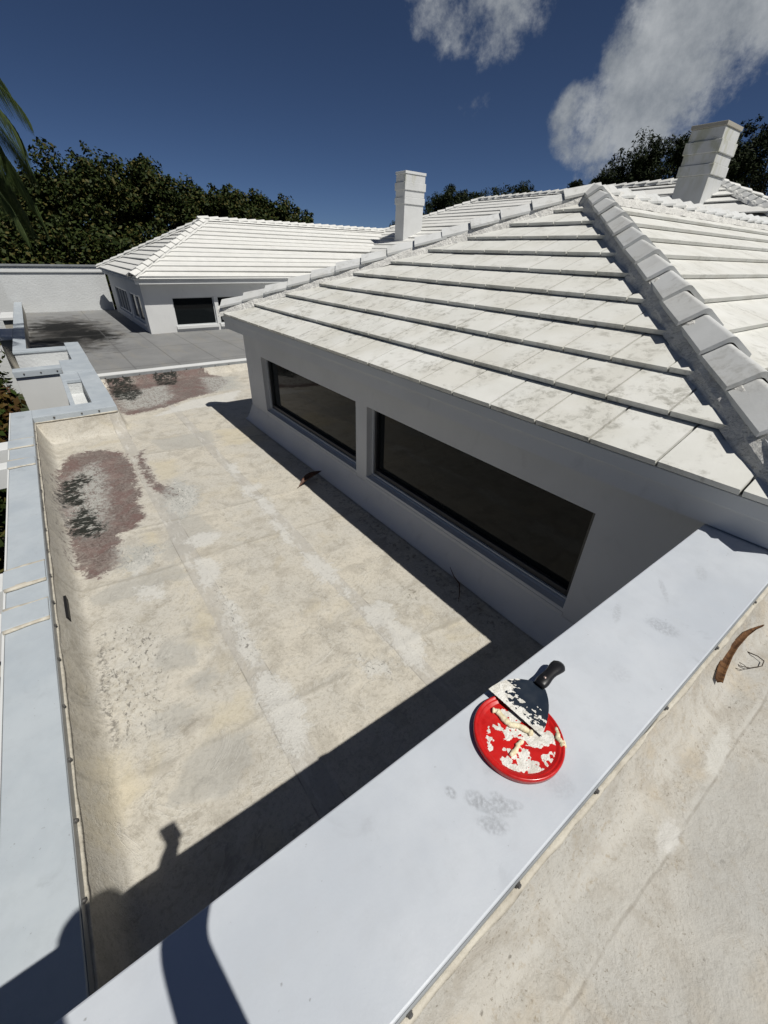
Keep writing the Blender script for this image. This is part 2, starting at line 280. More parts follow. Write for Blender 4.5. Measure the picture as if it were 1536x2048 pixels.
STAINS = dict(
    pond=[[(-0.28, 6.34), (-0.13, 6.44), (0.12, 6.41), (0.32, 6.15), (0.36, 5.57), (0.31, 5.12), (0.30, 4.84), (0.24, 4.62), (0.25, 4.31), (0.12, 4.13), (-0.02, 4.08), (-0.08, 3.82), (-0.06, 3.59), (-0.20, 3.52), (-0.32, 3.51), (-0.41, 3.79), (-0.41, 4.09), (-0.43, 4.45), (-0.44, 5.02), (-0.44, 5.48), (-0.39, 5.98)], [(0.48, 6.04), (0.58, 6.11), (0.50, 5.84), (0.49, 5.32), (0.50, 5.00), (0.61, 4.78), (0.62, 4.57), (0.52, 4.50), (0.45, 4.75), (0.41, 5.21), (0.41, 5.62)], [(0.61, 9.93), (1.45, 10.17), (2.33, 10.01), (2.69, 9.45), (2.73, 8.94), (2.21, 8.28), (1.73, 8.19), (1.22, 7.82), (0.67, 7.71), (0.55, 7.92), (0.54, 8.74)]],
    heart=[[(-0.24, 5.80), (-0.01, 5.99), (0.02, 5.63), (-0.02, 4.86), (-0.14, 4.25), (-0.29, 4.20), (-0.39, 4.52), (-0.39, 5.24), (-0.34, 5.64)], [(0.60, 9.06), (1.55, 9.29), (1.47, 8.35), (1.18, 8.01), (0.63, 7.97)], [(0.46, 4.67), (0.68, 4.95), (0.85, 4.62), (0.71, 4.24), (0.54, 4.06), (0.47, 4.28)], [(-0.08, 3.82), (0.14, 3.81), (0.28, 3.66), (0.12, 3.50), (-0.09, 3.49)], [(2.30, 9.53), (2.96, 9.29), (2.73, 8.37), (2.13, 8.32)]],
    black=[[(-0.36, 5.57), (-0.18, 5.68), (-0.13, 5.49), (-0.27, 5.30), (-0.27, 4.96), (-0.39, 5.05)], [(-0.34, 5.27), (-0.24, 5.17), (-0.23, 4.96), (-0.36, 4.94)], [(-0.38, 4.57), (-0.25, 4.83), (-0.21, 4.72), (-0.20, 4.50), (-0.14, 4.35), (-0.18, 4.20), (-0.31, 4.24), (-0.38, 4.41)], [(0.67, 9.90), (1.03, 9.81), (1.04, 8.98), (0.85, 8.55), (0.62, 8.76)], [(1.51, 9.90), (1.90, 9.86), (1.72, 9.28), (1.45, 9.35)]],
    white=[[(1.26, 4.35), (1.48, 4.35), (1.46, 4.21), (1.29, 4.18), (1.41, 3.96), (1.37, 3.67), (1.34, 3.55), (1.25, 3.66), (1.30, 4.04), (1.23, 4.16)], [(1.26, 2.89), (1.38, 2.72), (1.40, 2.45), (1.30, 2.32), (1.21, 2.43), (1.20, 2.67)], [(1.32, 2.28), (1.35, 2.18), (1.31, 2.06), (1.27, 2.13)], [(1.32, 1.96), (1.48, 1.95), (1.51, 1.79), (1.46, 1.67), (1.51, 1.49), (1.45, 1.37), (1.33, 1.25), (1.28, 1.38), (1.29, 1.56), (1.33, 1.70), (1.28, 1.83)], [(0.42, 3.26), (0.55, 3.28), (0.61, 3.16), (0.56, 2.96), (0.43, 2.82), (0.38, 2.97)], [(0.43, 1.89), (0.51, 1.79), (0.57, 1.66), (0.54, 1.57), (0.58, 1.48), (0.54, 1.35), (0.44, 1.25), (0.39, 1.22), (0.38, 1.40), (0.38, 1.58), (0.39, 1.74)], [(0.48, 2.72), (0.53, 2.65), (0.50, 2.15), (0.47, 1.91), (0.41, 1.93), (0.43, 2.25)], [(1.31, 5.03), (1.43, 5.04), (1.37, 4.73), (1.28, 4.71)], [(-0.05, 3.19), (0.12, 3.10), (0.12, 2.93), (-0.06, 3.03)], [(0.40, 3.63), (0.60, 3.69), (0.76, 3.61), (0.70, 3.47), (0.50, 3.47)], [(0.46, 4.67), (0.68, 4.95), (0.85, 4.62), (0.71, 4.24), (0.54, 4.06), (0.47, 4.28)], [(1.25, 3.52), (1.31, 3.36), (1.26, 2.99), (1.20, 3.08)], [(-0.06, 3.55), (0.16, 3.70), (0.20, 3.56), (-0.02, 3.36)], [(1.69, 8.03), (2.67, 8.20), (2.36, 7.62), (0.90, 7.41)], [(1.03, 1.56), (1.17, 1.46), (1.14, 1.36), (1.01, 1.43)]],
    rough=[[(-0.32, 2.81), (-0.15, 2.78), (0.03, 2.56), (-0.05, 2.14), (-0.15, 1.81), (-0.35, 1.85), (-0.38, 2.13), (-0.37, 2.51)], [(1.06, 1.59), (1.21, 1.46), (1.15, 1.33), (0.98, 1.43)], [(0.56, 2.96), (0.52, 2.03), (0.42, 1.95), (0.43, 2.69)]],
    rim=[[(-0.36, 2.78), (-0.33, 2.68), (-0.36, 2.19), (-0.35, 1.87), (-0.38, 1.86), (-0.40, 2.22)]],
    grey=[[(-0.11, 2.32), (0.04, 2.42), (0.16, 2.33), (0.13, 2.15), (-0.05, 2.19)], [(-0.18, 1.91), (-0.08, 1.93), (0.04, 1.83), (-0.01, 1.73), (-0.14, 1.77)], [(-0.18, 1.39), (-0.09, 1.56), (0.06, 1.62), (0.25, 1.52), (0.22, 1.31), (-0.00, 1.26)], [(-0.35, 3.26), (-0.05, 3.38), (0.25, 3.33), (0.32, 3.12), (0.04, 3.09), (-0.30, 3.10)], [(0.03, 2.04), (0.21, 2.10), (0.23, 1.98), (0.09, 1.93)], [(0.45, 4.18), (0.70, 4.01), (0.73, 3.65), (0.43, 3.38), (0.23, 3.43)], [(0.70, 6.41), (1.52, 6.36), (1.40, 5.75), (0.79, 5.93)]],
    ochre=[[(0.55, 5.62), (0.80, 5.55), (0.78, 5.12), (0.53, 4.98)], [(0.18, 4.03), (0.29, 3.90), (0.24, 3.65), (0.11, 3.74)], [(0.33, 2.75), (0.41, 2.51), (0.26, 2.26), (0.17, 2.43), (0.27, 2.66)], [(1.59, 6.32), (2.23, 6.16), (2.11, 5.51), (1.52, 5.67)], [(-0.46, 1.80), (-0.36, 1.82), (-0.34, 1.62), (-0.46, 1.34)], [(0.04, 1.75), (0.27, 1.74), (0.28, 1.58), (0.06, 1.62)], [(1.76, 1.55), (1.82, 1.39), (1.69, 1.37)]],
    litter=[[(1.97, 1.2), (2.13, 1.2), (2.14, 4.8), (2.05, 4.8), (1.98, 3.0)], [(1.0, .45), (.9, .85), (.2, .95), (-.2, .7), (-.3, .45)], [(1.70, 1.70), (1.80, 1.85), (1.75, 2.05), (1.66, 1.9)]])
def poly_field(P, X, Y):
    """signed distance to a polygon, positive inside"""
    d = np.full(X.shape, 9.0); ins = np.zeros(X.shape, bool); n = len(P)
    for i in range(n):
        (x0, y0), (x1, y1) = P[i], P[(i+1) % n]; ex, ey = x1-x0, y1-y0; L2 = ex*ex+ey*ey+1e-9
        tt = np.clip(((X-x0)*ex+(Y-y0)*ey)/L2, 0, 1); d = np.minimum(d, np.hypot(X-x0-tt*ex, (Y-y0-tt*ey)))
        ins ^= ((y0 > Y) != (y1 > Y)) & (X < ex*(Y-y0)/(ey if abs(ey) > 1e-9 else 1e-9)+x0)
    return np.where(ins, d, -d)
def deck_fields(X, Y):
    out = {}
    for k, L in STAINS.items():
        r = np.full(X.shape, -9.0)
        for P in L: r = np.maximum(r, poly_field(P, X, Y))
        out[k] = r/.07
    out['halo'] = out['pond'] + .55
    wob = .02*vnoise(X, Y, 2.2, 3); xx = X+wob; yy = Y + .075*(X-.5) + wob*2
    out['lap'] = np.maximum(.075-np.abs(xx-.4275), .06-np.abs(xx-1.3275))/.02
    out['line'] = np.max([1-np.abs(xx-q)/.006 for q in (.355, .50, 1.27, 1.385)], 0); out['cross'] = np.max([1-np.abs(yy-q)/.022 for q in (3.30, 4.05, 1.55, 5.9)], 0)
    return out
M_deck = deck_mat()
def updeck_mat():
    s = NT('cream_membrane_upper', .72, .2); a = s.noise(2.2, 6, .6, .4); b = s.noise(9, 8, .65, .5); f = s.noise(45, 6, .68); g = s.noise(160, 4, .6); w = s.noise(6, 6)
    c = s.mix(s.rng(a, .34, .66), (0.444, 0.425, 0.381), (0.411, 0.403, 0.374)); c = s.mix(mul(s, s.rng(b, .44, .66), .8), c, (0.348, 0.322, 0.277)); c = s.mix(mul(s, s.rng(s.noise(4, 7, .6, .6), .52, .70), .6), c, (0.451, 0.385, 0.285))
    c = s.mix(mul(s, s.rng(f, .50, .72), .5), c, (0.311, 0.292, 0.252)); c = s.mix(mul(s, s.rng(g, .60, .74), .35), c, (0.222, 0.204, 0.174)); c = s.mix(mul(s, s.rng(s.noise(60, 5, .7), .58, .70), .45), c, (0.533, 0.522, 0.488))
    v1 = s.noise(5, 8, .62, .8); vein = s.rng(s.math('ABSOLUTE', s.math('SUBTRACT', v1, .5)), .010, .002); c = s.mix(mul(s, mul(s, vein, s.rng(b, .40, .6)), .4), c, (.26, .235, .195)); c = s.mix(mul(s, mul(s, s.rng(s.noise(120, 5, .75), .56, .66), s.rng(s.noise(7, 5), .36, .54)), .75), c, (.18, .155, .12)); c = s.mix(mul(s, mul(s, s.rng(s.noise(48, 6, .75, .3), .54, .64), s.rng(s.noise(5, 5, .6, .4), .44, .60)), .55), c, (.29, .24, .17)); c = s.mix(mul(s, s.rng(s.noise(26, 4, .55), .70, .75), .7), c, (0.118, 0.104, 0.085))
    for (x, y, rx, ry, ro, k) in ((.95, -.17, .25, .10, .1, .55), (1.45, -.3, .3, .12, 0, .45), (.55, -.3, .2, .12, 0, .4)): c = s.mix(mul(s, s.ell(x, y, rx, ry, ro, .4, .5, w), k), c, (0.370, 0.366, 0.344))
    c = s.mix(mul(s, mul(s, s.band(1, -.083, .0012, .003, w, .010), s.rng(b, .35, .55)), .5), c, (0.222, 0.204, 0.174)); c = s.mix(mul(s, mul(s, s.band(1, -.074, .003, .006, w, .012), s.rng(b, .42, .6)), .5), c, (0.518, 0.511, 0.474)); c = s.mix(mul(s, s.band(0, .50, .002, .006, w, .03), .15), c, (0.266, 0.244, 0.207))
    c = s.mix(mul(s, s.ell(.82, -.07, .05, .02, .1, .6, .7, f), .75), c, (0.533, 0.525, 0.496)); c = s.mix(mul(s, s.ell(1.15, -.06, .09, .02, .1, .6, .7, f), .75), c, (0.518, 0.511, 0.474))
    s.col(c); h = s.math('ADD', s.math('ADD', mul(s, b, 2.2), mul(s, f, 1.0)), mul(s, g, .35)); s.bump(h, .5, .008); return s.m
M_updeck = updeck_mat()
def grey_deck_mat():
    s = NT('grey_membrane', .7, .25); w2 = s.noise(2.5, 7, .65, .5); c = s.mix(s.rng(s.noise(.9, 6), .35, .66), (0.216, 0.218, 0.216), (0.176, 0.178, 0.178)); c = s.mix(mul(s, s.rng(s.noise(30, 5, .6), .5, .7), .4), c, (0.264, 0.264, 0.256))
    c = s.mix(mul(s, s.rng(s.noise(1.3, 7, .6, .3, (2.4, .5, 1)), .48, .70), .5), c, (0.240, 0.228, 0.200))
    halo = s.ell(.5, 17.2, 1.15, 3.2, 0, .9, 1.2, w2); c = s.mix(mul(s, halo, .9), c, (0.034, 0.031, 0.027))
    for q in ((.35, 18.6, .7, 1.0, 0), (.7, 17.0, .7, .7, 0), (.2, 15.9, .6, .55, 0), (1.2, 16.2, .4, .8, .2)): c = s.mix(mul(s, s.ell(*q, .8, 1.1, w2), .95), c, (0.005, 0.005, 0.004))
    for y in (13.6, 11.4, 16.4): c = s.mix(mul(s, s.band(1, y, .015, .02), .5), c, (0.096, 0.096, 0.096))
    for x in (1.35, 2.3, 3.25, 4.2): c = s.mix(mul(s, s.band(0, x, .01, .012), .55), c, (0.096, 0.096, 0.096))
    s.col(c); s.bump(s.noise(20, 5), .4, .01); return s.m
M_grey = grey_deck_mat()
# ------------------------------------------------------------------ numbers
ZF, ZL, ZU = -2.34, -1.98, -1.15      # lower deck, low copings, upper deck
GZ = -6.0                             # ground
XW = 2.30; YW0, YW1 = .20, 6.555      # window wall plane and its ends
EX, EZ, PM = 2.076, -.78, .419        # near wing: eave line, eave height, pitch
EY0, EY1 = .0, 6.78
# ------------------------------------------------------------------ ground
s = NT('garden_soil', .9, .1); s.col(s.mix(s.rng(s.noise(.8, 8, .65), .4, .62), (.035, .045, .02), (.07, .06, .04))); s.bump(s.noise(6, 6), .6, .05)
tag(mesh('ground', [(-300, -300, GZ), (300, -300, GZ), (300, 300, GZ), (-300, 300, GZ)], [(0, 1, 2, 3)], s.m), kind='structure')
# ------------------------------------------------------------------ lower roof deck (height field with laps, blisters and coved edges)
xs = np.unique(np.round(np.concatenate([np.linspace(-.506, -.33, 26), np.arange(-.33, 2.32, .0135), np.linspace(2.32, 4.4, 40)]), 4))
ys = np.unique(np.round(np.concatenate([np.linspace(.384, .55, 12), np.arange(.55, 6.9, .0165), np.linspace(6.9, 7.075, 16), np.linspace(7.075, 9.80, 70)]), 4))
X, Y = np.meshgrid(xs, ys)
def deck_h(X, Y):
    h = np.zeros_like(X)
    wob = .02*vnoise(X, Y, 2.2, 3)
    for x0, x1, k in ((.355, .50, .005), (1.27, 1.385, .004)):
        xx = X + wob; h += k*(sstep(x0-.006, x0+.006, xx)-sstep(x1-.006, x1+.006, xx))
    for y0 in (3.30, 4.05, 1.55, 5.9): h += .005*np.exp(-((Y - y0 + .25*(X-.5)*.3 + wob*2)/.03)**2)
    h += .006*vnoise(X, Y, 1.6, 1) + .005*vnoise(X, Y, 4.5, 2) + .0035*vnoise(X*1.7, Y, 11, 5) + .0018*vnoise(X, Y, 27, 6)
    for (a, b, r, k) in ((.08, 2.28, .17, .008), (-.08, 1.86, .14, -.007), (.13, 1.5, .2, -.006), (1.38, 1.58, .17, .006), (.9, 1.5, .1, .006), (1.1, 2.2, .12, .005), (-.05, 1.35, .06, .009), (.0, 1.72, .05, .008), (1.6, 1.7, .1, .006), (.8, 2.9, .14, .005)):
        h += k*sstep(1.15, .8, np.hypot(X-a, (Y-b))/r + .4*vnoise(X, Y, 8, 9))
    rough = sstep(1.2, .6, np.hypot((X+.24)/.2, (Y-2.3)/.6)); h += rough*.006*vnoise(X, Y, 42, 8)
    d = X + .506; wr = 1 + .25*vnoise(X*.5, Y, 3.0, 4); cov = np.clip(1-d/(.135*wr), 0, 1)**2.3
    h += .285*cov*(Y < 7.5) + .012*vnoise(X*3, Y, 6, 12)*np.exp(-((d-.06)/.05)**2)
    e = np.clip(1-(Y-.384)/.13, 0, 1)**2.2; h = np.maximum(h, .29*e)
    e = np.clip(1-(7.076-Y)/.15, 0, 1)**2.0*(X < .52)*sstep(.56, .47, X)*(Y <= 7.08); h = np.maximum(h, .285*e)
    e = np.clip(1-(X-.48)/.10, 0, 1)**2*(Y > 7.05); h = np.maximum(h, .27*e*sstep(7.05, 7.2, Y))
    e = np.clip(1-(9.79-Y)/.12, 0, 1)**2; h = np.maximum(h, .16*e)
    return h
Z = ZF + deck_h(X, Y)
cx_ = (X[:-1, :-1]+X[1:, 1:])/2; cy_ = (Y[:-1, :-1]+Y[1:, 1:])/2
keep = ~((cx_ < .478) & (cy_ > 7.078)) & ~((cx_ > XW+.02) & (cy_ < YW1-.03))
dk = tag(grid('roof_deck', X, Y, Z, M_deck, None, keep), kind='structure')
for nm_, A_ in deck_fields(X, Y).items():
    dk.data.attributes.new(nm_, 'FLOAT', 'POINT').data.foreach_set('value', A_.astype(np.float32).reshape(-1))
# upper deck beside the camera
xs = np.arange(-1.6, 3.4, .02); ys = np.concatenate([np.arange(-2.6, -.7, .06), np.arange(-.7, .0765, .0075)]); X, Y = np.meshgrid(xs, ys)
wob = .008*vnoise(X, Y, 5, 3)
Zu = ZU + .004*vnoise(X, Y, 3, 1) + .004*vnoise(X, Y, 9, 2) + .0018*vnoise(X, Y, 30, 4) + .0022*sstep(-.087, -.079, Y+wob)
Zu += .118*np.clip(1-(.0765-Y)/(.085*(1+.2*vnoise(X, Y*.3, 3, 8))), 0, 1)**1.6
tag(grid('upper_roof_deck', X, Y, Zu, M_updeck), kind='structure')
# grey deck beyond the low kerb
xs = np.linspace(-.50, 6.0, 120); ys = np.linspace(9.98, 23.0, 180); X, Y = np.meshgrid(xs, ys)
Z = ZF - .035 + .012*vnoise(X, Y, .9, 2) + .006*vnoise(X, Y, 3, 5)
cx_ = (X[:-1, :-1]+X[1:, 1:])/2; cy_ = (Y[:-1, :-1]+Y[1:, 1:])/2
tag(grid('grey_roof_deck', X, Y, Z, M_grey, None, ~((cx_ < .45) & (cy_ < 12.5))), kind='structure')
# ------------------------------------------------------------------ parapets
sm = MB().lathe([(.011, 0), (.011, .002), (.0085, .003), (.0085, .008), (.006, .010)], 8); _sc = sm.build('screw', M_screw); screw_me = _sc.data; bpy.data.objects.remove(_sc)
def screws(parent, pts, nrm, sc=1.0):
    q = Vector(nrm).to_track_quat('Z', 'Y').to_matrix().to_4x4()
    for p in pts:
        inst('screw', screw_me, parent, Matrix.Translation(Vector(p)) @ q @ Matrix.Scale(sc*random.uniform(.9, 1.1), 4))
def slab(name, x0, x1, y0, y1, z1, t, mat, parent, n=(40, 8), amp=.0015, seed=1, bevel=.004):
    """a folded metal coping sheet: slightly uneven top, rolled edges"""
    nx, ny = n; V = []; F = []
    ux = np.linspace(x0, x1, nx+1); uy = np.linspace(y0, y1, ny+1); XX, YY = np.meshgrid(ux, uy); ZZ = z1 + amp*(vnoise(XX, YY, 3.1, seed)+.5*vnoise(XX, YY, 9, seed+3))
    for j in range(ny+1):
        for i in range(nx+1): V.append((XX[j, i], YY[j, i], ZZ[j, i]))
    w = nx+1
    for j in range(ny):
        for i in range(nx): F.append((j*w+i, j*w+i+1, (j+1)*w+i+1, (j+1)*w+i))
    ring = [i for i in range(w)] + [j*w+nx for j in range(1, ny+1)] + [ny*w+i for i in range(nx-1, -1, -1)] + [j*w for j in range(ny-1, 0, -1)]
    k = len(V); V += [(V[r][0], V[r][1], z1-t) for r in ring]; m = len(ring)
    for a in range(m): F.append((ring[a], k+a, k+(a+1) % m, ring[(a+1) % m]))
    F.append(tuple(k+a for a in range(m-1, -1, -1)))
    o = mesh(name, V, F, mat, parent)
    if bevel:
        b = o.modifiers.new('bevel', 'BEVEL'); b.width = bevel; b.segments = 2; b.limit_method = 'ANGLE'; b.angle_limit = math.radians(50)
    return o
def bead(name, path, r, mat, parent, seed=0, flat=.6):
    P = []
    for a, b in zip(path[:-1], path[1:]):
        a, b = Vector(a), Vector(b); n = max(2, int((b-a).length/.03))
        for i in range(n): P.append(a.lerp(b, i/n))
    P.append(Vector(path[-1])); R = [r*(1+1.1*float(vnoise(p.x, p.y, 7, seed+1))+.6*float(vnoise(p.x, p.y, 23, seed+2))) for p in P]
    return MB().tube(P, R, 6, True, flat).build(name, mat, parent, True)
# 1 foreground parapet
p = empty('parapet_wall', (.8, .23, GZ)); p.location = (0, 0, 0)
tag(p, 'broad white capped parapet crossing the foreground, carrying the red lid', 'parapet')
MB().box(-1.6, XW-.004, .085, .380, GZ, -1.03).build('wall', M_wall, p)
slab('coping', -1.6, XW-.003, .080, .386, -1.0, .030, M_coping, p, (90, 10), .003, 2)
MB().box(-1.6, XW-.003, .0765, .0795, -1.065, -1.012).build('edge_flange', M_flange, p)
bead('sealant_bead', [(-1.6, .074, -1.034), (.2, .0745, -1.036), (.9, .073, -1.033), (XW-.01, .0745, -1.036)], .0085, M_seal, p, 3, .5)
screws(p, [(x, .0755, -1.022) for x in (-.72, -.41, -.13, .14, .41, .69, 1.04, 1.39, 1.74, 2.08)], (0, -1, .15), .6)
# 2 left parapet
p = empty('parapet_wall'); tag(p, 'low parapet along the left edge with pale blue grey cap and screwed inner flange', 'parapet')
MB().box(-.725, -.512, .383, 7.05, GZ, -2.0).build('wall', M_wall, p)
slab('coping', -.737, -.510, .388, 7.44, ZL, .028, M_coping2, p, (8, 120), .004, 5)
MB().box(-.749, -.7375, .388, 7.44, ZL-.07, ZL+.004).build('outer_lip', M_trim, p)
MB().box(-.5095, -.5065, .388, 7.06, -2.045, -1.990).build('edge_flange', M_flange, p)
bead('sealant_bead', [(-.503, .40, -2.050), (-.504, 2.5, -2.052), (-.502, 4.5, -2.050), (-.504, 7.05, -2.05)], .0075, M_seal, p, 5, .8)
screws(p, [(-.5065, y, -2.018) for y in (.77, 1.05, 1.36, 1.66, 1.99, 2.35, 2.66, 2.91, 3.24, 3.6, 3.95, 4.35, 4.75, 5.15, 5.6, 6.1, 6.6)], (1, 0, .15), 1.0)
MB().box(-.50, -.464, 2.90, 3.16, -2.222, -2.172).build('scupper', M_dark, p)
# seal strips crossing the left cap where the beams come in
for y0, y1 in ((2.71, 2.90), (3.15, 3.37), (5.37, 5.55), (5.96, 6.22)):
    b = empty('pergola_beam')
    tag(b, {2.71: 'nearest white beam running out over the left parapet cap', 3.15: 'white beam beside the nearest beam over the left parapet cap',
            5.37: 'nearer beam of the far pair reaching out left of the parapet', 5.96: 'farthest white beam over the left parapet cap'}[y0], 'beam', 'beams leaving the left parapet')
    MB().box(-3.4, -.751, y0, y1, ZL-.20, ZL+.012).build('beam', M_trim, b, bevel=.006)
    MB().box(-.750, -.515, y0, y1, ZL+.0045, ZL+.018).build('cover_strip', M_coping2, b, bevel=.003)
    for y in (y0-.008, y1+.008): bead('sealant_bead', [(-.745, y, ZL+.006), (-.63, y+.006, ZL+.007), (-.515, y+.002, ZL+.006)], .020, M_seal, b, int(y*10), .45)
# 3 end return
p = empty('parapet_wall'); tag(p, 'short return parapet closing the left end of the cream deck', 'parapet')
MB().box(-.51, .466, 7.085, 7.42, GZ, -2.0).build('wall', M_wall, p)
slab('coping', -.5095, .478, 7.078, 7.44, ZL-.001, .028, M_coping2, p, (20, 8), .003, 6)
MB().box(-.505, .478, 7.0745, 7.0775, -2.055, -1.992).build('edge_flange', M_coping2, p)
bead('sealant_bead', [(-.50, 7.070, -2.056), (0, 7.068, -2.058), (.47, 7.070, -2.055)], .011, M_seal, p, 9, .8)
screws(p, [(x, 7.074, -2.015) for x in (-.28, .04, .25)], (0, -1, .15), 1.2)
# 4 strip beside the recess
p = empty('parapet_wall'); tag(p, 'stub parapet with a small boxed recess behind the return parapet', 'parapet')
MB().box(.215, .474, 7.425, 9.55, GZ, -2.0).box(-.05, -.006, 7.445, 9.55, GZ, -2.0).box(-.05, .474, 9.0, 9.55, -3, -2.0).box(-.006, .215, 7.445, 9.0, -3, -2.22).build('wall', M_stucco, p)
slab('coping', .208, .482, 7.442, 9.56, ZL, .028, M_coping2, p, (6, 20), .003, 8)
slab('coping', -.06, .0, 7.442, 8.985, ZL-.004, .02, M_coping2, p, (3, 10), .002, 8)
slab('coping', -.06, .206, 8.99, 9.56, ZL-.002, .05, M_coping2, p, (4, 6), .002, 8)
# 5 block and strip at the kerb end
p = empty('parapet_wall'); tag(p, 'white wall stub with screwed metal cap left of the kerb end', 'parapet')
MB().box(-.72, -.01, 10.12, 10.36, GZ, -2.0).box(-.01, .474, 9.565, 10.70, GZ, -2.0).build('wall', M_trim, p)
slab('coping', -.735, -.004, 10.09, 10.375, ZL, .028, M_coping2, p, (10, 4), .003, 3)
slab('coping', -.003, .482, 9.563, 10.71, ZL+.012, .04, M_coping2, p, (8, 10), .003, 4)
MB().box(-.73, -.004, 10.085, 10.088, -2.085, -1.995).build('edge_flange', M_coping2, p); MB().box(-.003, .482, 9.556, 9.560, -2.07, -1.975).build('edge_flange', M_coping2, p)
screws(p, [(x, 10.084, -2.03) for x in (-.58, -.33, -.08)] + [(x, 9.555, -2.02) for x in (.05, .22, .40)], (0, -1, .1), 1.3)
# 6 kerb between cream and grey deck
p = empty('roof_kerb'); tag(p, 'low white kerb between the cream deck and the grey deck', 'kerb')
MB().box(.484, 4.6, 9.80, 9.975, -2.6, -2.17).build('wall', M_trim, p)
slab('coping', .484, 4.6, 9.79, 9.985, -2.14, .03, M_trim, p, (30, 4), .004, 9)
MB().box(.484, 4.6, 9.784, 9.788, -2.235, -2.155).build('edge_flange', M_flange, p)
bead('sealant_bead', [(.484, 9.782, -2.236), (1.4, 9.78, -2.238), (2.6, 9.781, -2.236)], .010, M_seal, p, 12, .8)
screws(p, [(x, 9.783, -2.19) for x in np.arange(.62, 3.3, .3)], (0, -1, .1), 1.2)
# 7 second notch
p = empty('parapet_wall'); tag(p, 'U shaped stub parapet round the stucco notch beside the grey deck', 'parapet')
MB().box(-.72, .225, 12.07, 12.38, GZ, -2.0).box(.235, .485, 10.72, 12.80, GZ, -2.0).build('wall', M_stucco, p)
slab('coping', -.737, .214, 12.05, 12.40, ZL, .04, M_coping2, p, (10, 4), .003, 3)
slab('coping', .216, .495, 10.715, 12.82, ZL+.002, .04, M_coping2, p, (5, 12), .003, 5)
# 8 grey deck left parapet with piers
p = empty('parapet_wall'); tag(p, 'white capped parapet on the left edge of the grey deck', 'parapet')
MB().box(-.72, -.505, 12.42, 22.95, GZ, -2.0).build('wall', M_tan, p)
slab('coping', -.737, -.497, 12.405, 22.95, ZL+.001, .03, M_coping2, p, (4, 40), .004, 5)
for y0 in (14.3, 18.2): 
    MB().box(-1.02, -.738, y0, y0+1.3, GZ, -2.06).build('pier', M_tan, p); MB().box(-1.07, -.739, y0-.08, y0+1.38, -2.055, -1.97).build('pier_cap', M_trim, p, bevel=.01)
# 9 tall white wall at the far end
p = empty('end_wall'); tag(p, 'tall rough white stucco wall closing the grey deck', 'wall')
MB().box(-.86, 2.60, 23.02, 23.3, GZ, -.98).build('wall', M_stucco, p); slab('coping', -.90, 2.60, 22.97, 23.36, -.90, .075, M_trim, p, (20, 4), .004, 2)
p = empty('end_wall'); tag(p, 'grey capped wall showing above the white stucco end wall', 'wall')
MB().box(-3.0, 2.9, 25.6, 25.85, GZ, -.86).build('wall', M_stucco, p); slab('coping', -3.05, 2.9, 25.55, 25.9, -.79, .07, M_flange, p, (20, 4), .004, 2)
# ------------------------------------------------------------------ house
H = empty('house'); tag(H, 'white house with hipped white tile roofs, chimneys and dark windows', 'house')
def wall_open(name, org, ud, vd, L, z0, z1, holes, depth, nrm, mat, parent):
    """wall panel in the u/z plane with openings and reveals"""
    org, ud, nrm = Vector(org), Vector(ud), Vector(nrm)
    us = sorted({0, L, *[h[0] for h in holes], *[h[1] for h in holes]}); zs = sorted({z0, z1, *[h[2] for h in holes], *[h[3] for h in holes]})
    V = []; F = []
    def P(u, z, d=0): V.append(tuple(org + ud*u + Vector((0, 0, z)) - nrm*d)); return len(V)-1
    for a, b in zip(us[:-1], us[1:]):
        for c, d in zip(zs[:-1], zs[1:]):
            um, zm = (a+b)/2, (c+d)/2
            if any(h[0] < um < h[1] and h[2] < zm < h[3] for h in holes): continue
            F.append((P(a, c), P(b, c), P(b, d), P(a, d)))
    for h in holes:
        for (u0, za), (u1, zb) in (((h[0], h[2]), (h[1], h[2])), ((h[1], h[2]), (h[1], h[3])), ((h[1], h[3]), (h[0], h[3])), ((h[0], h[3]), (h[0], h[2]))):
            F.append((P(u0, za), P(u1, zb), P(u1, zb, depth), P(u0, za, depth)))
    return mesh(name, V, F, mat, parent)
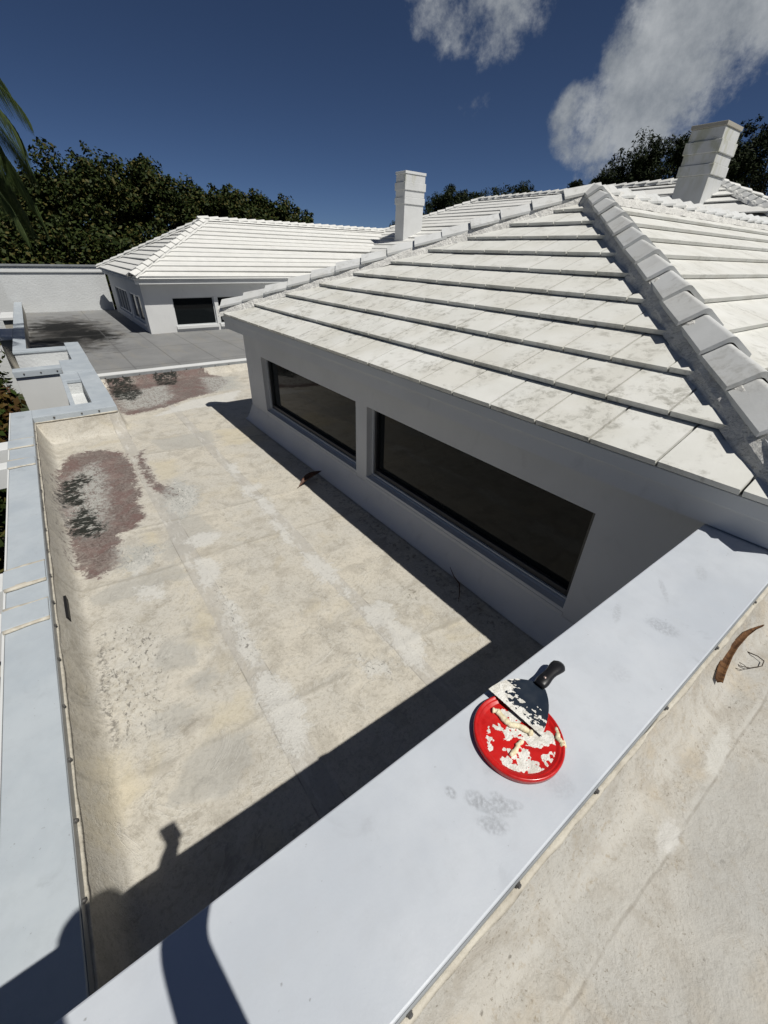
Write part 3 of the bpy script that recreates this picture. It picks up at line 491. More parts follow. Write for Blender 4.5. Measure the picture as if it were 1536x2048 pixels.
# near wing window wall: u runs from the camera end (y=.31) away
wins = ((.922-YW0, 3.326-YW0, -2.06, -1.285), (3.525-YW0, 5.965-YW0, -2.06, -1.285))
wall_open('wall', (XW, YW0, 0), (0, 1, 0), None, YW1-YW0, -2.45, -.95, wins, .16, (-1, 0, 0), M_wall, H)
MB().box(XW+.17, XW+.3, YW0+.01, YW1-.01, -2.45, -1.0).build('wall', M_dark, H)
for w0 in wins:
    a, b = w0[0]+YW0, w0[1]+YW0; z0, z1 = w0[2], w0[3]; x = XW+.085
    W = MB().box(x, x+.05, a+.001, a+.05, z0+.001, z1-.001).box(x, x+.05, b-.05, b-.001, z0+.001, z1-.001).box(x, x+.05, a+.05, b-.05, z1-.045, z1-.001).box(x, x+.05, a+.05, b-.05, z0+.03, z0+.085).build('window', M_frame, H, bevel=.004)
    mesh('pane', [(x+.03, a+.05, z0+.08), (x+.03, b-.05, z0+.08), (x+.03, b-.05, z1-.04), (x+.03, a+.05, z1-.04)], [(0, 3, 2, 1)], M_glass, W)
    MB().add([(XW-.004, a-.01, z0-.03), (XW-.004, b+.01, z0-.03), (XW+.12, b+.01, z0+.03), (XW+.12, a-.01, z0+.03), (XW-.004, a-.01, z0-.07), (XW-.004, b+.01, z0-.07), (XW+.12, b+.01, z0-.07), (XW+.12, a-.01, z0-.07)],
             [(0, 3, 2, 1), (4, 5, 6, 7), (0, 1, 5, 4), (1, 2, 6, 5), (2, 3, 7, 6), (3, 0, 4, 7)]).build('sill', M_wall, W)
    MB().box(x-.018, x-.002, a+.002, b-.002, z0+.024, z0+.038).box(x-.02, x-.002, b-.03, b-.002, z0+.04, z1-.003).box(x-.02, x-.002, a+.002, a+.02, z0+.04, z1-.003).build('track', M_alu, W)
# coved base flashing of the window wall
fy = np.linspace(.385, YW1+.02, 140); ft = np.linspace(0, 1, 9); T, FY = np.meshgrid(ft, fy)
FX = XW-.004 - .145*T - .012*vnoise(FY, T, 1.5, 4)*T; FZ = ZF + .012 + .205*(1-T)**2.1 + .004*vnoise(FY*2, T, 5, 1)
grid('base_flashing', FX, FY, FZ, M_wall, H)
# fascia boards and soffit, near wing
MB().box(EX+.022, EX+.05, EY0+.022, EY1-.022, -.885, -.815).box(EX+.05, 12, EY0+.022, EY0+.05, -.885, -.815).build('fascia', M_trim, H, bevel=.004)
MB().box(EX+.04, EX+.11, EY0+.04, EY1-.04, -.993, -.887).box(EX+.11, 12, EY0+.04, EY0+.11, -.993, -.887).box(EX+.05, XW+.1, EY0+.05, EY1-.05, -.90, -.888).build('fascia', M_wall, H)
MB().box(XW+.001, 12, YW0, YW0+.1, -2.4, -.9).box(XW+.001, 9.8, YW1-.1, YW1, -2.45, -.9).build('wall', M_wall, H)
# ---- tiled roof builder
def face_frame(A, ud, wd, m):
    A, ud, wd = Vector(A), Vector(ud), Vector(wd); vd = (wd + Vector((0, 0, m))).normalized(); n = ud.cross(vd)
    if n.z < 0: n = -n
    return A, ud, vd, n, math.sqrt(1+m*m)
def clip(poly, a, b, c):
    """keep a*u+b*v>=c"""
    out = []
    for i, p in enumerate(poly):
        q = poly[(i+1) % len(poly)]; fp = a*p[0]+b*p[1]-c; fq = a*q[0]+b*q[1]-c
        if fp >= 0: out.append(p)
        if fp*fq < 0: t = fp/(fp-fq); out.append((p[0]+(q[0]-p[0])*t, p[1]+(q[1]-p[1])*t))
    return out
def prism(poly, tilt, th, lip=.035):
    """tile: polygon in the slope plane, top surface leaning so its lower end stands proud"""
    k = len(poly); top = [(u, v, -tilt*v) for u, v in poly]; bot = [(u, v, -tilt*v-th) for u, v in poly]
    ar = sum(poly[i][0]*poly[(i+1) % k][1]-poly[(i+1) % k][0]*poly[i][1] for i in range(k))
    o = list(range(k)) if ar > 0 else list(range(k-1, -1, -1))
    F = [tuple(o), tuple(k+i for i in reversed(o))] + [(o[i], k+o[i], k+o[(i+1) % k], o[(i+1) % k]) for i in range(k)]
    F = [tuple(reversed(f)) if i >= 2 and False else f for i, f in enumerate(F)]
    return top+bot, F
full_cache = {}
def tile_face(parent, fr, L, c, depth, tw, mat, tiles=True, hipL=True, hipR=True, ucut=None, th=.031, tilt_h=.039, name='roof_tile', trim=.05, g=.0035, jit=1.0):
    """lay courses of tiles; c = course depth in plan, tw = tile width, ucut = where single tiles stop and whole courses go on"""
    A, ud, vd, n, k = fr; flip = ud.cross(vd).dot(n) < 0
    B = Matrix((ud, vd, n)).transposed().to_4x4()
    nc = int(math.ceil(depth/c-1e-6)); cs = c*k; tilt = tilt_h/cs
    for j in range(nc):
        v0 = j*cs; vl = min(cs+.055, depth*k-v0)
        if vl < .03: continue
        lo = (lambda v: (v0+v)/k+trim) if hipL else (lambda v: 0.0)
        def cl(poly):
            if hipL: poly = clip(poly, 1, -1/k, v0/k+trim)
            if hipR: poly = clip(poly, -1, -1/k, -(L - v0/k - trim)) if poly else poly
            return poly
        def put(poly, nm):
            if len(poly) < 3: return
            u0 = min(p[0] for p in poly); pl = [(p[0]-u0, p[1]) for p in poly]
            if max(p[0] for p in pl) < .02: return
            key = (tuple((round(a, 3), round(b, 3)) for a, b in pl), mat.name)
            if key not in full_cache:
                V, F = prism(pl, tilt, th)
                if flip: F = [tuple(reversed(f)) for f in F]
                me = bpy.data.meshes.new(nm); me.from_pydata(V, [], F); me.materials.append(mat); me.update(); full_cache[key] = me
            o = bpy.data.objects.new(nm, full_cache[key]); C.objects.link(o); o.parent = parent
            jz = random.gauss(0, .0014)*jit; ja = random.gauss(0, .0025)*jit; jr = random.gauss(0, .0022)*jit
            o.matrix_basis = Matrix.Translation(A + ud*u0 + vd*v0 + n*jz) @ B @ Matrix.Rotation(ja, 4, 'Z') @ Matrix.Rotation(jr, 4, 'Y')
        if tiles:
            u = -(.5*tw if j % 2 else 0) - tw + (.13 if j % 2 else .10); end = min(L, ucut) if ucut else L
            while u < end:
                put(cl([(u+g, 0), (u+tw-g, 0), (u+tw-g, vl), (u+g, vl)]), name); u += tw
            if ucut and u < L: put(cl([(u+g, 0), (L, 0), (L, vl), (u+g, vl)]), 'tile_course')
        else: put(cl([(0, 0), (L, 0), (L, vl), (0, vl)]), 'tile_course')
def cap_mesh(name, ln, arm, ang, th, mat, taper=.82):
    pr = []
    for i in range(9):
        a = (i/8-.5)*2; r = .035
        pr.append((math.sin(a*ang)*r, math.cos(a*ang)*r - r))
    e0 = pr[0]; e1 = pr[-1]; dx, dz = math.cos(ang), -math.sin(ang)
    pr = [(e0[0]-dx*arm, e0[1]+dz*arm), (e0[0]-dx*arm*.5, e0[1]+dz*arm*.5)] + pr + [(e1[0]+dx*arm*.5, e1[1]+dz*arm*.5), (e1[0]+dx*arm, e1[1]+dz*arm)]
    k = len(pr); V = []
    for (y, s) in ((0, 1.0), (ln, taper)):
        V += [(x*s, y, z*s) for x, z in pr]; V += [(x*s, y, z*s-th*(1.25 if abs(x) < .1 else 1.0)) for x, z in pr]
    F = []
    for i in range(k-1):
        F += [(i, i+1, 2*k+i+1, 2*k+i), (k+i, 3*k+i, 3*k+i+1, k+i+1), (i, k+i, k+i+1, i+1), (2*k+i, 2*k+i+1, 3*k+i+1, 3*k+i)]
    F += [(0, 2*k, 3*k, k), (k-1, 2*k-1, 4*k-1, 3*k-1)]
    me = bpy.data.meshes.new(name); me.from_pydata(V, [], F); me.materials.append(mat); me.update(); me.polygons.foreach_set('use_smooth', [False]*len(F)); return me
def cap_line(parent, P0, P1, step, me, lift, tilt=.10, name='hip_cap', start=0.0):
    P0, P1 = Vector(P0), Vector(P1); d = (P1-P0).normalized(); Ln = (P1-P0).length
    sx = d.cross(Vector((0, 0, 1))).normalized(); upv = sx.cross(d); B = Matrix((sx, d, upv)).transposed().to_4x4()
    t = start
    while t < Ln-.1:
        inst(name, me, parent, Matrix.Translation(P0 + d*t + upv*lift + Vector((random.gauss(0, .004), random.gauss(0, .004), 0))) @ B @ Matrix.Rotation(-tilt+random.gauss(0, .008), 4, 'X') @ Matrix.Rotation(random.gauss(0, .02), 4, 'Y') @ Matrix.Rotation(random.gauss(0, .012), 4, 'Z')); t += step
def mortar_line(parent, P0, P1, half, lift, drop, seed, mat=M_mortar):
    P0, P1 = Vector(P0), Vector(P1); d = (P1-P0).normalized(); Ln = (P1-P0).length; sx = d.cross(Vector((0, 0, 1))).normalized(); upv = sx.cross(d)
    nl = int(Ln/.022); prof = np.linspace(-1, 1, 15); T, Q = np.meshgrid(np.linspace(0, Ln, nl), prof, indexing='ij')
    lump = 1 + .22*vnoise(T, np.sign(Q)*3, 2.9, seed) + .12*vnoise(T, Q, 9, seed+1) + .06*vnoise(T, Q, 40, seed+2)
    W = Q*half*lump; Hh = lift - (lift+drop)*np.abs(Q)**3.2 + .014*vnoise(T, Q*2, 5, seed+4) + .008*vnoise(T*1.0, Q*.3, 38, seed+5)
    pts = np.array(P0)[None, None] + T[..., None]*np.array(d) + W[..., None]*np.array(sx) + Hh[..., None]*np.array(upv)
    return grid('mortar', pts[..., 0], pts[..., 1], pts[..., 2], mat, parent, None, False)
def under(parent_name, polys, mat, label=None):
    mb = MB()
    for pl in polys: mb.add(pl, [tuple(range(len(pl)))])
    o = mb.build(parent_name, mat, H)
    if label: o['label'] = label
    return o
M_under = plain('roof_underlay', (.33, .32, .29), .8, .1, .3, 6)
# ---- near wing roof
TD = (EY1-EY0)/2; RZ = EZ+PM*TD; yr = (EY0+EY1)/2; XE = 13.4; q = .075
R1 = under('roof', [[(EX+.04, EY1-.04, EZ-q), (EX+.04, EY0+.04, EZ-q), (EX+TD, yr, RZ-q)], [(EX+.04, EY0+.04, EZ-q), (XE, EY0+.04, EZ-q), (XE, yr, RZ-q), (EX+TD, yr, RZ-q)], [(EX+TD, yr, RZ-q), (XE, yr, RZ-q), (XE, EY1-.04, EZ-q), (EX+.04, EY1-.04, EZ-q)]], M_under, 'nearest hipped roof of dirty white flat tiles')
tile_face(R1, face_frame((EX, EY1, EZ), (0, -1, 0), (1, 0, 0), PM), EY1-EY0, .3345, TD, .335, M_tile, g=.0058)
tile_face(R1, face_frame((EX, EY0, EZ), (1, 0, 0), (0, 1, 0), PM), XE-EX, .3345, TD, .335, M_tile, hipR=False, ucut=6.0, g=.0002, jit=.15)
capM = cap_mesh('hip_cap', .40, .130, math.radians(36), .024, M_cap)
pk = (EX+TD, yr, RZ)
for (a, sd) in (((EX+.02, EY1-.02, EZ+.01), 1), ((EX+.02, EY0+.02, EZ+.01), 2)):
    mortar_line(R1, a, pk, .142, .066, .075, sd*5); cap_line(R1, a, pk, .352, capM, .134, start=.09)
mortar_line(R1, pk, (XE, yr, RZ), .14, .07, .085, 17); cap_line(R1, (XE, yr, RZ), pk, .36, capM, .125, tilt=.13, name='ridge_cap')
# ---- far wing roof
FX0, FY0, FZ0, FM, FT = 2.38, 15.42, -.74, .48, 3.44; FRZ = FZ0+FM*FT; FXE = 15.6; FYE = FY0+2*FT; fr_y = FY0+FT
R2 = under('roof', [[(FX0, FYE, FZ0-q), (FX0, FY0, FZ0-q), (FX0+FT, fr_y, FRZ-q)], [(FX0, FY0, FZ0-q), (FXE, FY0, FZ0-q), (FXE, fr_y, FRZ-q), (FX0+FT, fr_y, FRZ-q)], [(FX0+FT, fr_y, FRZ-q), (FXE, fr_y, FRZ-q), (FXE, FYE, FZ0-q), (FX0, FYE, FZ0-q)]], M_tileclean, 'bright white hipped roof of the far wing')
tile_face(R2, face_frame((FX0, FY0, FZ0), (1, 0, 0), (0, 1, 0), FM), FXE-FX0, FT/13, FT, .33, M_tileclean, tiles=False, hipR=False, th=.030, tilt_h=.034)
tile_face(R2, face_frame((FX0, FYE, FZ0), (0, -1, 0), (1, 0, 0), FM), FYE-FY0, FT/13, FT, .33, M_tileclean, tiles=False, th=.034, tilt_h=.042)
capC = cap_mesh('hip_cap', .40, .15, math.radians(28), .02, M_tileclean); pk2 = (FX0+FT, fr_y, FRZ)
for a in ((FX0, FY0, FZ0), (FX0, FYE, FZ0)): mortar_line(R2, a, pk2, .16, .035, .06, 23, M_tileclean); cap_line(R2, a, pk2, .36, capC, .10)
mortar_line(R2, pk2, (FXE, fr_y, FRZ), .16, .035, .06, 24, M_tileclean); cap_line(R2, (FXE-.3, fr_y, FRZ), pk2, .36, capC, .10, name='ridge_cap')
# ---- main spine roof behind
CX, CZ, CM, CYN, CYF = 17.0, 2.145, .41, 6.8, 15.9; CD = (CZ-EZ)/CM
R3 = under('roof', [[(CX-CD, CYF+CD, EZ-q), (CX-CD, CYN-CD, EZ-q), (CX, CYN, CZ-q), (CX, CYF, CZ-q)], [(CX-CD, CYN-CD, EZ-q), (CX+CD, CYN-CD, EZ-q), (CX, CYN, CZ-q)], [(CX, CYN, CZ-q), (CX+CD, CYN-CD, EZ-q), (CX+CD, CYF+CD, EZ-q), (CX, CYF, CZ-q)], [(CX, CYF, CZ-q), (CX+CD, CYF+CD, EZ-q), (CX-CD, CYF+CD, EZ-q)]], M_tileclean, 'main white tiled roof with its long ridge behind the chimneys')
tile_face(R3, face_frame((CX-CD, CYF+CD, EZ), (0, -1, 0), (1, 0, 0), CM), CYF-CYN+2*CD, CD/21, CD, .33, M_tileclean, tiles=False, th=.028, tilt_h=.030)
tile_face(R3, face_frame((CX-CD, CYN-CD, EZ), (1, 0, 0), (0, 1, 0), CM), 2*CD, CD/21, CD, .33, M_tileclean, tiles=False, th=.028, tilt_h=.030)
for a, b in (((CX-CD, CYN-CD, EZ), (CX, CYN, CZ)), ((CX-CD, CYF+CD, EZ), (CX, CYF, CZ)), ((CX+CD, CYN-CD, EZ), (CX, CYN, CZ))):
    mortar_line(R3, a, b, .16, .035, .06, 31, M_tileclean)
cap_line(R3, (CX-CD*.45, CYN-CD*.45, CZ-CM*CD*.45), (CX, CYN, CZ), .37, capM, .10); cap_line(R3, (CX-CD*.6, CYF+CD*.6, CZ-CM*CD*.6), (CX, CYF, CZ), .37, capC, .10); cap_line(R3, (CX+CD*.5, CYN-CD*.5, CZ-CM*CD*.5), (CX, CYN, CZ), .37, capC, .10)
mortar_line(R3, (CX, CYF, CZ), (CX, CYN, CZ), .16, .035, .06, 33, M_tileclean); cap_line(R3, (CX, CYN, CZ), (CX, CYF, CZ), .37, capC, .10, name='ridge_cap')
# ---- far wing walls, windows, fascia
FWX, FWY = 2.62, 15.83
fw_holes = ((.82, 2.12, -2.19, -1.36), (2.24, 3.9, -2.19, -1.36))
wall_open('wall', (FWX, FWY, 0), (1, 0, 0), None, 9, -2.5, -.8, fw_holes, .12, (0, -1, 0), M_wall, H)
lw = ((16.35, 18.2, -2.12, -1.34), (18.75, 21.2, -2.12, -1.34)); lw = tuple((a-FWY, b-FWY, c, d) for a, b, c, d in lw)
wall_open('wall', (FWX, FWY, 0), (0, 1, 0), None, 6.5, -2.5, -.8, lw, .12, (-1, 0, 0), M_wall, H)
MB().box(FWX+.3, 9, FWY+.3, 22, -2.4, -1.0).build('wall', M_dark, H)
for a, b, z0, z1 in fw_holes:
    W = MB().box(FWX+a+.001, FWX+a+.03, FWY+.06, FWY+.11, z0, z1).box(FWX+b-.03, FWX+b-.001, FWY+.06, FWY+.11, z0, z1).box(FWX+a+.03, FWX+b-.03, FWY+.06, FWY+.11, z1-.03, z1).box(FWX+a+.03, FWX+b-.03, FWY+.06, FWY+.11, z0, z0+.03).build('window', M_alu, H)
    mesh('pane', [(FWX+a+.03, FWY+.09, z0), (FWX+b-.03, FWY+.09, z0), (FWX+b-.03, FWY+.09, z1), (FWX+a+.03, FWY+.09, z1)], [(0, 1, 2, 3)], M_glass, W)
    MB().box(FWX+a-.03, FWX+b+.03, FWY-.06, FWY+.05, z0-.09, z0+.005).build('sill', M_trim, W, bevel=.008)
MB().box(FWX+2.122, FWX+2.238, FWY-.012, FWY+.06, -2.18, -1.361).build('mullion', M_trim, H)
for a, b, z0, z1 in lw:
    n = 2 if b-a < 2 else 4; a0, b0 = a+FWY, b+FWY
    mb = MB()
    for i in range(n+1):
        y = a0 + (b0-a0)*i/n; mb.box(FWX+.02, FWX+.09, y-.035, y+.035, z0, z1)
    mb.box(FWX+.021, FWX+.089, a0, b0, z0, z0+.05).box(FWX+.021, FWX+.089, a0, b0, z1-.05, z1)
    W = mb.build('window', M_alu, H); mesh('pane', [(FWX+.06, a0, z0), (FWX+.06, b0, z0), (FWX+.06, b0, z1), (FWX+.06, a0, z1)], [(0, 3, 2, 1)], M_glass, W)
    MB().box(FWX-.05, FWX+.02, a0-.04, b0+.04, z0-.08, z0-.002).build('sill', M_trim, W, bevel=.008)
MB().box(FX0+.03, 14, FY0+.03, FY0+.06, -.85, -.765).box(FX0+.03, FX0+.06, FY0+.061, FYE, -.85, -.765).build('fascia', M_trim, H)
MB().box(FX0+.07, 14, FY0+.07, FY0+.10, -.96, -.852).box(FX0+.07, FX0+.10, FY0+.101, FYE, -.96, -.852).build('fascia', M_trim, H)
MB().box(FX0+.05, 14, FY0+.061, FWY+.1, -.90, -.89).box(FX0+.061, FWX+.1, FWY+.1, FYE, -.90, -.89).build('soffit', M_trim, H)
MB().box(9.9, 24, -.1, 22.8, GZ, -.85).box(2.6, 9.9, .5, 6.4, GZ, -2.46).box(-.5, 9.9, 7.5 if False else 10.9, 22.9, GZ, -2.42).box(.48, 9.9, 6.5, 10.89, GZ, -2.42).box(-.5, 2.6, .39, 7.0, GZ, -2.42).box(-1.6, 9.9, -2.6, .08, GZ, -1.24).build('lower_walls', M_wall, H)
# ---- chimneys
def chimney(x0, y0, w, d, z0, z1, label, mat, cmat):
    hgt = z1-z0; b = z1
    lv = [(z0, z1-1.05, 0), (z1-1.05, z1-.82, .035), (z1-.82, z1-.60, .012), (z1-.60, z1-.34, .045), (z1-.34, z1-.09, .012)]
    m = MB()
    for a, c, g in lv: m.box(x0-g, x0+w+g, y0-g, y0+d+g, a, c-.001)
    ch = m.build('chimney', mat, H, bevel=.012); ch['label'] = label
    g = .035; MB().box(x0-g, x0+w+g, y0-g, y0+d+g, z1-.089, z1).build('chimney_cap', cmat, ch, bevel=.008)
    MB().box(x0+.12, x0+w-.12, y0+.12, y0+d-.12, z1+.001, z1+.03).build('flue', M_dark, ch)
def chim_mat(name, alg):
    s = NT(name, .7, .2); c = s.mix(s.rng(s.noise(2, 5), .35, .7), (0.570, 0.578, 0.574), (0.525, 0.532, 0.525)); q = s.n('ShaderNodeSeparateXYZ'); s.put(s.pos, q.inputs[0])
    a = mul(s, s.rng(s.noise(3.5, 6, .6, .3, (1, 1, .35)), .45, .65), s.rng(q.outputs[2], alg, alg+1.0)); c = s.mix(mul(s, a, .75), c, (0.390, 0.390, 0.285)); s.col(c); s.bump(s.noise(30, 4), .15, .01); return s.m
chimney(12.98, 16.18, 1.0, .58, -.2, 2.77, 'slim white stepped chimney between the far wing and main roof', chim_mat('chimney_paint', 2.0), M_trim)
chimney(15.02, 6.11, .95, .77, .2, 3.03, 'stained white stepped chimney standing on the main roof behind the ridge', chim_mat('chimney_paint_stained', 1.3), M_tan)
# ------------------------------------------------------------------ red lid with putty
s = NT('red_plastic', .28, .5); s.col(s.mix(s.rng(s.noise(30, 4), .4, .7), (.50, .012, .010), (.40, .010, .009))); s.put(s.rng(s.noise(40, 4), .3, .7, .2, .42), s.b.inputs['Roughness']); M_red = s.m
s = NT('putty', .6, .3); s.col(s.mix(s.rng(s.noise(60, 4), .4, .65), (.78, .77, .72), (.62, .60, .54))); s.bump(s.noise(170, 5, .7), .8, .006); M_putty = s.m
s = NT('cream_putty', .6, .3); s.col(s.mix(s.rng(s.noise(60, 4), .4, .65), (.76, .70, .50), (.62, .54, .34))); s.bump(s.noise(120, 5, .7), .6, .004); M_bead = s.m
LC = Vector((.628, .254, -.9965)); LR = .107
lid = empty('bucket_lid', LC); tag(lid, 'round red plastic bucket lid smeared with white putty on the parapet cap', 'lid')
MB().lathe([(LR, 0.0), (LR+.001, .012), (LR-.001, .0165), (LR-.005, .0165), (LR-.0075, .012), (LR-.010, .0125), (LR-.013, .0120), (LR-.017, .0075), (LR-.020, .007), (.001, .0072)], 96).build('disc', M_red, lid, True)
def px_lid(x, y):
    d = (fw*834.7 + rt*(x-768) - up*(y-1024)); t = (LC.z+.0085)/d.z; p = d*t; return (p.x-LC.x, p.y-LC.y)
def smear(name, cx, cy, rx, ry, rot, h, seed, mat, parent, thr=.0, n=90, zb=.0069, sc=55):
    a = np.linspace(-1.25, 1.25, n); U, V = np.meshgrid(a, a); c, s_ = math.cos(rot), math.sin(rot)
    Xs = cx + U*rx*c - V*ry*s_; Ys = cy + U*rx*s_ + V*ry*c
    f = .8 - np.hypot(U, V)**2*.9 + 1.6*vnoise(Xs, Ys, sc*.8, seed) + 1.0*vnoise(Xs, Ys, sc*2.2, seed+1) + .35*vnoise(Xs, Ys, sc*7, seed+5) - thr
    f = np.where(np.hypot(Xs, Ys) > LR-.019, -1, f) if parent is lid else f
    Zs = zb + h*np.clip(f*2.2, -.3, 1) * (.75+.9*vnoise(Xs, Ys, 160, seed+2)) 
    fc = (f[:-1, :-1]+f[1:, 1:]+f[1:, :-1]+f[:-1, 1:])/4
    return grid(name, Xs, Ys, Zs, mat, parent, fc > .02)
for i, (x, y, rx, ry, ro, h) in enumerate(((975, 1475, .021, .017, .3, .0016), (1035, 1520, .030, .026, .5, .0018), (1072, 1540, .022, .014, .2, .0015), (1030, 1462, .034, .020, -.9, .0012), (1062, 1478, .017, .028, .4, .0012), (1095, 1480, .030, .018, -1.0, .0016), (1102, 1520, .018, .018, 0, .0012), (1022, 1432, .030, .015, -.8, .0012), (1085, 1555, .02, .006, .6, .0012))):
    u, v = px_lid(x, y); smear('putty_smear', u, v, rx*1.3, ry*1.3, ro, h*.5, i*3+2, M_putty, lid, .10)
def rope(name, pts, r, parent, mat, seed):
    P = [Vector((*px_lid(x, y), .0105)) for x, y in pts]; Q = []
    for a, b in zip(P[:-1], P[1:]):
        for i in range(7): Q.append(a.lerp(b, i/7))
    Q.append(P[-1]); R = [r*(1+.5*float(vnoise(i*.5, seed, 1.0, seed)) + .22*float(vnoise(i*1.3, seed, 1, seed+1))) for i in range(len(Q))]; R[0] *= .7; R[-1] *= .5
    MB().tube(Q, R, 8, True, .8).build(name, mat, parent, True)
rope('putty_bead', [(984, 1421), (995, 1424), (1008, 1440), (1020, 1450), (1038, 1453), (1052, 1461), (1066, 1470)], .0078, lid, M_bead, 1)
rope('putty_bead', [(1112, 1456), (1117, 1468), (1115, 1478), (1124, 1485), (1126, 1497)], .0072, lid, M_bead, 2)
rope('putty_bead', [(1046, 1482), (1036, 1490), (1031, 1502), (1020, 1512)], .0055, lid, M_bead, 3)
# ------------------------------------------------------------------ putty knife
def onz(x, y, z):
    d = (fw*834.7 + rt*(x-768) - up*(y-1024)); return d*(z/d.z)
s = NT('blued_steel', .35, .5); s.b.inputs['Metallic'].default_value = .35; s.col(s.mix(s.rng(s.noise(25, 5), .4, .7), (.018, .028, .045), (.035, .045, .06))); M_steel = s.m
s = NT('black_rubber', .4, .4); s.col((.008, .008, .009)); s.bump(s.noise(200, 3), .1, .002); M_rubber = s.m
kz = -.978
c0 = onz(977, 1379, kz+.004); c1 = onz(1083, 1473, kz-.004); hb0 = onz(1068, 1363, kz+.004); hb1 = onz(1091, 1379, kz+.002); h0 = onz(1080, 1370, kz+.004); h1 = onz(1120, 1331, kz+.004)
kn = empty('putty_knife', (0, 0, 0)); tag(kn, 'wide dark putty knife with black handle lying across the red lid', 'putty knife')
def bez(a, b, c, t): return a*(1-t)**2 + b*2*t*(1-t) + c*t*t
side0 = [bez(c0, onz(1015, 1347, kz+.004), hb0, t) for t in np.linspace(0, 1, 9)]; side1 = [bez(c1, onz(1108, 1420, kz), hb1, t) for t in np.linspace(0, 1, 9)]
V = []; F = []; nn = 13
for t, (a, b) in enumerate(zip(side0, side1)):
    for i in range(nn): V.append(a.lerp(b, i/(nn-1)))
V2 = V + [v - Vector((0, 0, .0014)) for v in V]; k = len(V)
for t in range(8):
    for i in range(nn-1):
        a = t*nn+i; F += [(a, a+1, a+nn+1, a+nn), (k+a, k+a+nn, k+a+nn+1, k+a+1)]
for t in range(8):
    a = t*nn; F += [(a, a+nn, k+a+nn, k+a), (a+nn-1, k+a+nn-1, k+a+2*nn-1, a+2*nn-1)]
for i in range(nn-1): F += [(i, k+i, k+i+1, i+1), (8*nn+i, 8*nn+i+1, k+8*nn+i+1, k+8*nn+i)]
mesh('blade', V2, F, M_steel, kn)
# putty film on the blade, in blade coordinates (t from edge to neck, i across)
a = np.linspace(0, 1, 70); b = np.linspace(0, .78, 70); I, T = np.meshgrid(a, b)
s0 = np.array([[*bez(c0, onz(1015, 1347, kz+.004), hb0, t)] for t in b]); s1 = np.array([[*bez(c1, onz(1108, 1420, kz), hb1, t)] for t in b])
PTS = s0[:, None, :]*(1-I[..., None]) + s1[:, None, :]*I[..., None]
fld = (.20 + .42*np.clip(.30-I, 0, 1)/.3*1.0 + .16*np.clip(I-.55, 0, 1) - T) + .42*vnoise(I*3, T*9, 2.2, 3) + .28*vnoise(I*9, T*14, 3, 5) + .18*vnoise(I*30, T*20, 2, 6)
fld = np.where((T < .035), .5, fld)
PTS[..., 2] += .0006 + .0022*np.clip(fld*2, 0, 1)*(.6+.8*vnoise(I*20, T*20, 2, 9))
fc = (fld[:-1, :-1]+fld[1:, 1:])/2
grid('putty_film', PTS[..., 0], PTS[..., 1], PTS[..., 2], M_putty, kn, fc > .03)
hd = h1-h0; hp = [h0 + hd*t + Vector((0, 0, .004+.006*math.sin(t*3.1))) for t in np.linspace(-.06, 1, 12)]
MB().tube(hp, [.0145, .017, .0175, .0165, .0152, .0148, .0155, .0172, .0190, .0203, .0200, .014], 12, True, .62).build('handle', M_rubber, kn, True)
MB().lathe([(.0042, 0), (.0042, .0018), (.002, .003)], 14, tuple(h0 + hd*.17 + Vector((0, 0, .0165)))).build('rivet', plain('rivet_metal', (.42, .33, .30), .35, .5, .1, 50, 0, .7), kn, True)
MB().lathe([(.0048, 0), (.0048, .0012), (.003, .0012)], 14, tuple(h0 + hd*.93 + Vector((0, 0, .0135)))).build('hanging_hole', M_dark, kn, True)
# ------------------------------------------------------------------ litter
s = NT('dry_husk', .75, .2); s.col(s.mix(s.rng(s.noise(30, 5, .6, .3, (4, 1, 1)), .35, .65), (.15, .075, .032), (.06, .028, .013))); s.bump(s.noise(60, 4, .6, 0, (6, 1, 1)), .6, .005); M_husk = s.m
hk = empty('dry_palm_husk'); tag(hk, 'curved brown strip of dry palm husk on the upper deck by the parapet', 'husk')
hz = ZU+.075; hp = [onz(x, y, hz+dz) for x, y, dz in ((1438, 1361, -.018), (1444, 1338, -.01), (1456, 1310, -.005), (1470, 1290, 0), (1492, 1268, .0), (1512, 1256, -.008), (1529, 1249, -.018))]
wd = [.011, .0125, .012, .0105, .008, .005, .0015]; V = []; F = []
for i, (p_, w) in enumerate(zip(hp, wd)):
    t = (hp[min(i+1, 6)]-hp[max(i-1, 0)]).normalized(); sd = t.cross(Vector((0, 0, 1))).normalized()
    for j in range(7):
        a = (j/6-.5)*2; V.append(p_ + sd*w*a + Vector((0, 0, .007*(a*a)-.006 + .003*math.sin(i*2+j*1.7))))
n0 = len(V); V += [v - Vector((0, 0, .002)) for v in V]
for i in range(6):
    for j in range(6):
        a = i*7+j; F += [(a, a+1, a+8, a+7), (n0+a, n0+a+7, n0+a+8, n0+a+1)]
for i in range(6): F += [(i*7, i*7+7, n0+i*7+7, n0+i*7), (i*7+6, n0+i*7+6, n0+i*7+13, i*7+13)]
for j in range(6): F += [(j, n0+j, n0+j+1, j+1), (42+j, 43+j, n0+43+j, n0+42+j)]
mesh('strip', V, F, M_husk, hk, True)
for k_, pts in enumerate((((1462, 1318), (1480, 1332), (1500, 1336), (1524, 1332), (1528, 1322), (1515, 1312), (1488, 1301)), ((1458, 1325), (1470, 1336), (1484, 1340), (1495, 1337), (1488, 1330), (1468, 1318)))):
    MB().tube([onz(x, y, ZU+.012) for x, y in pts], [.0012, .0014, .0015, .0016, .0016, .0017, .0022] if k_ == 0 else .001, 6).build('tendril', plain('tendril_brown', (.05, .035, .025), .7, .2), hk, True)
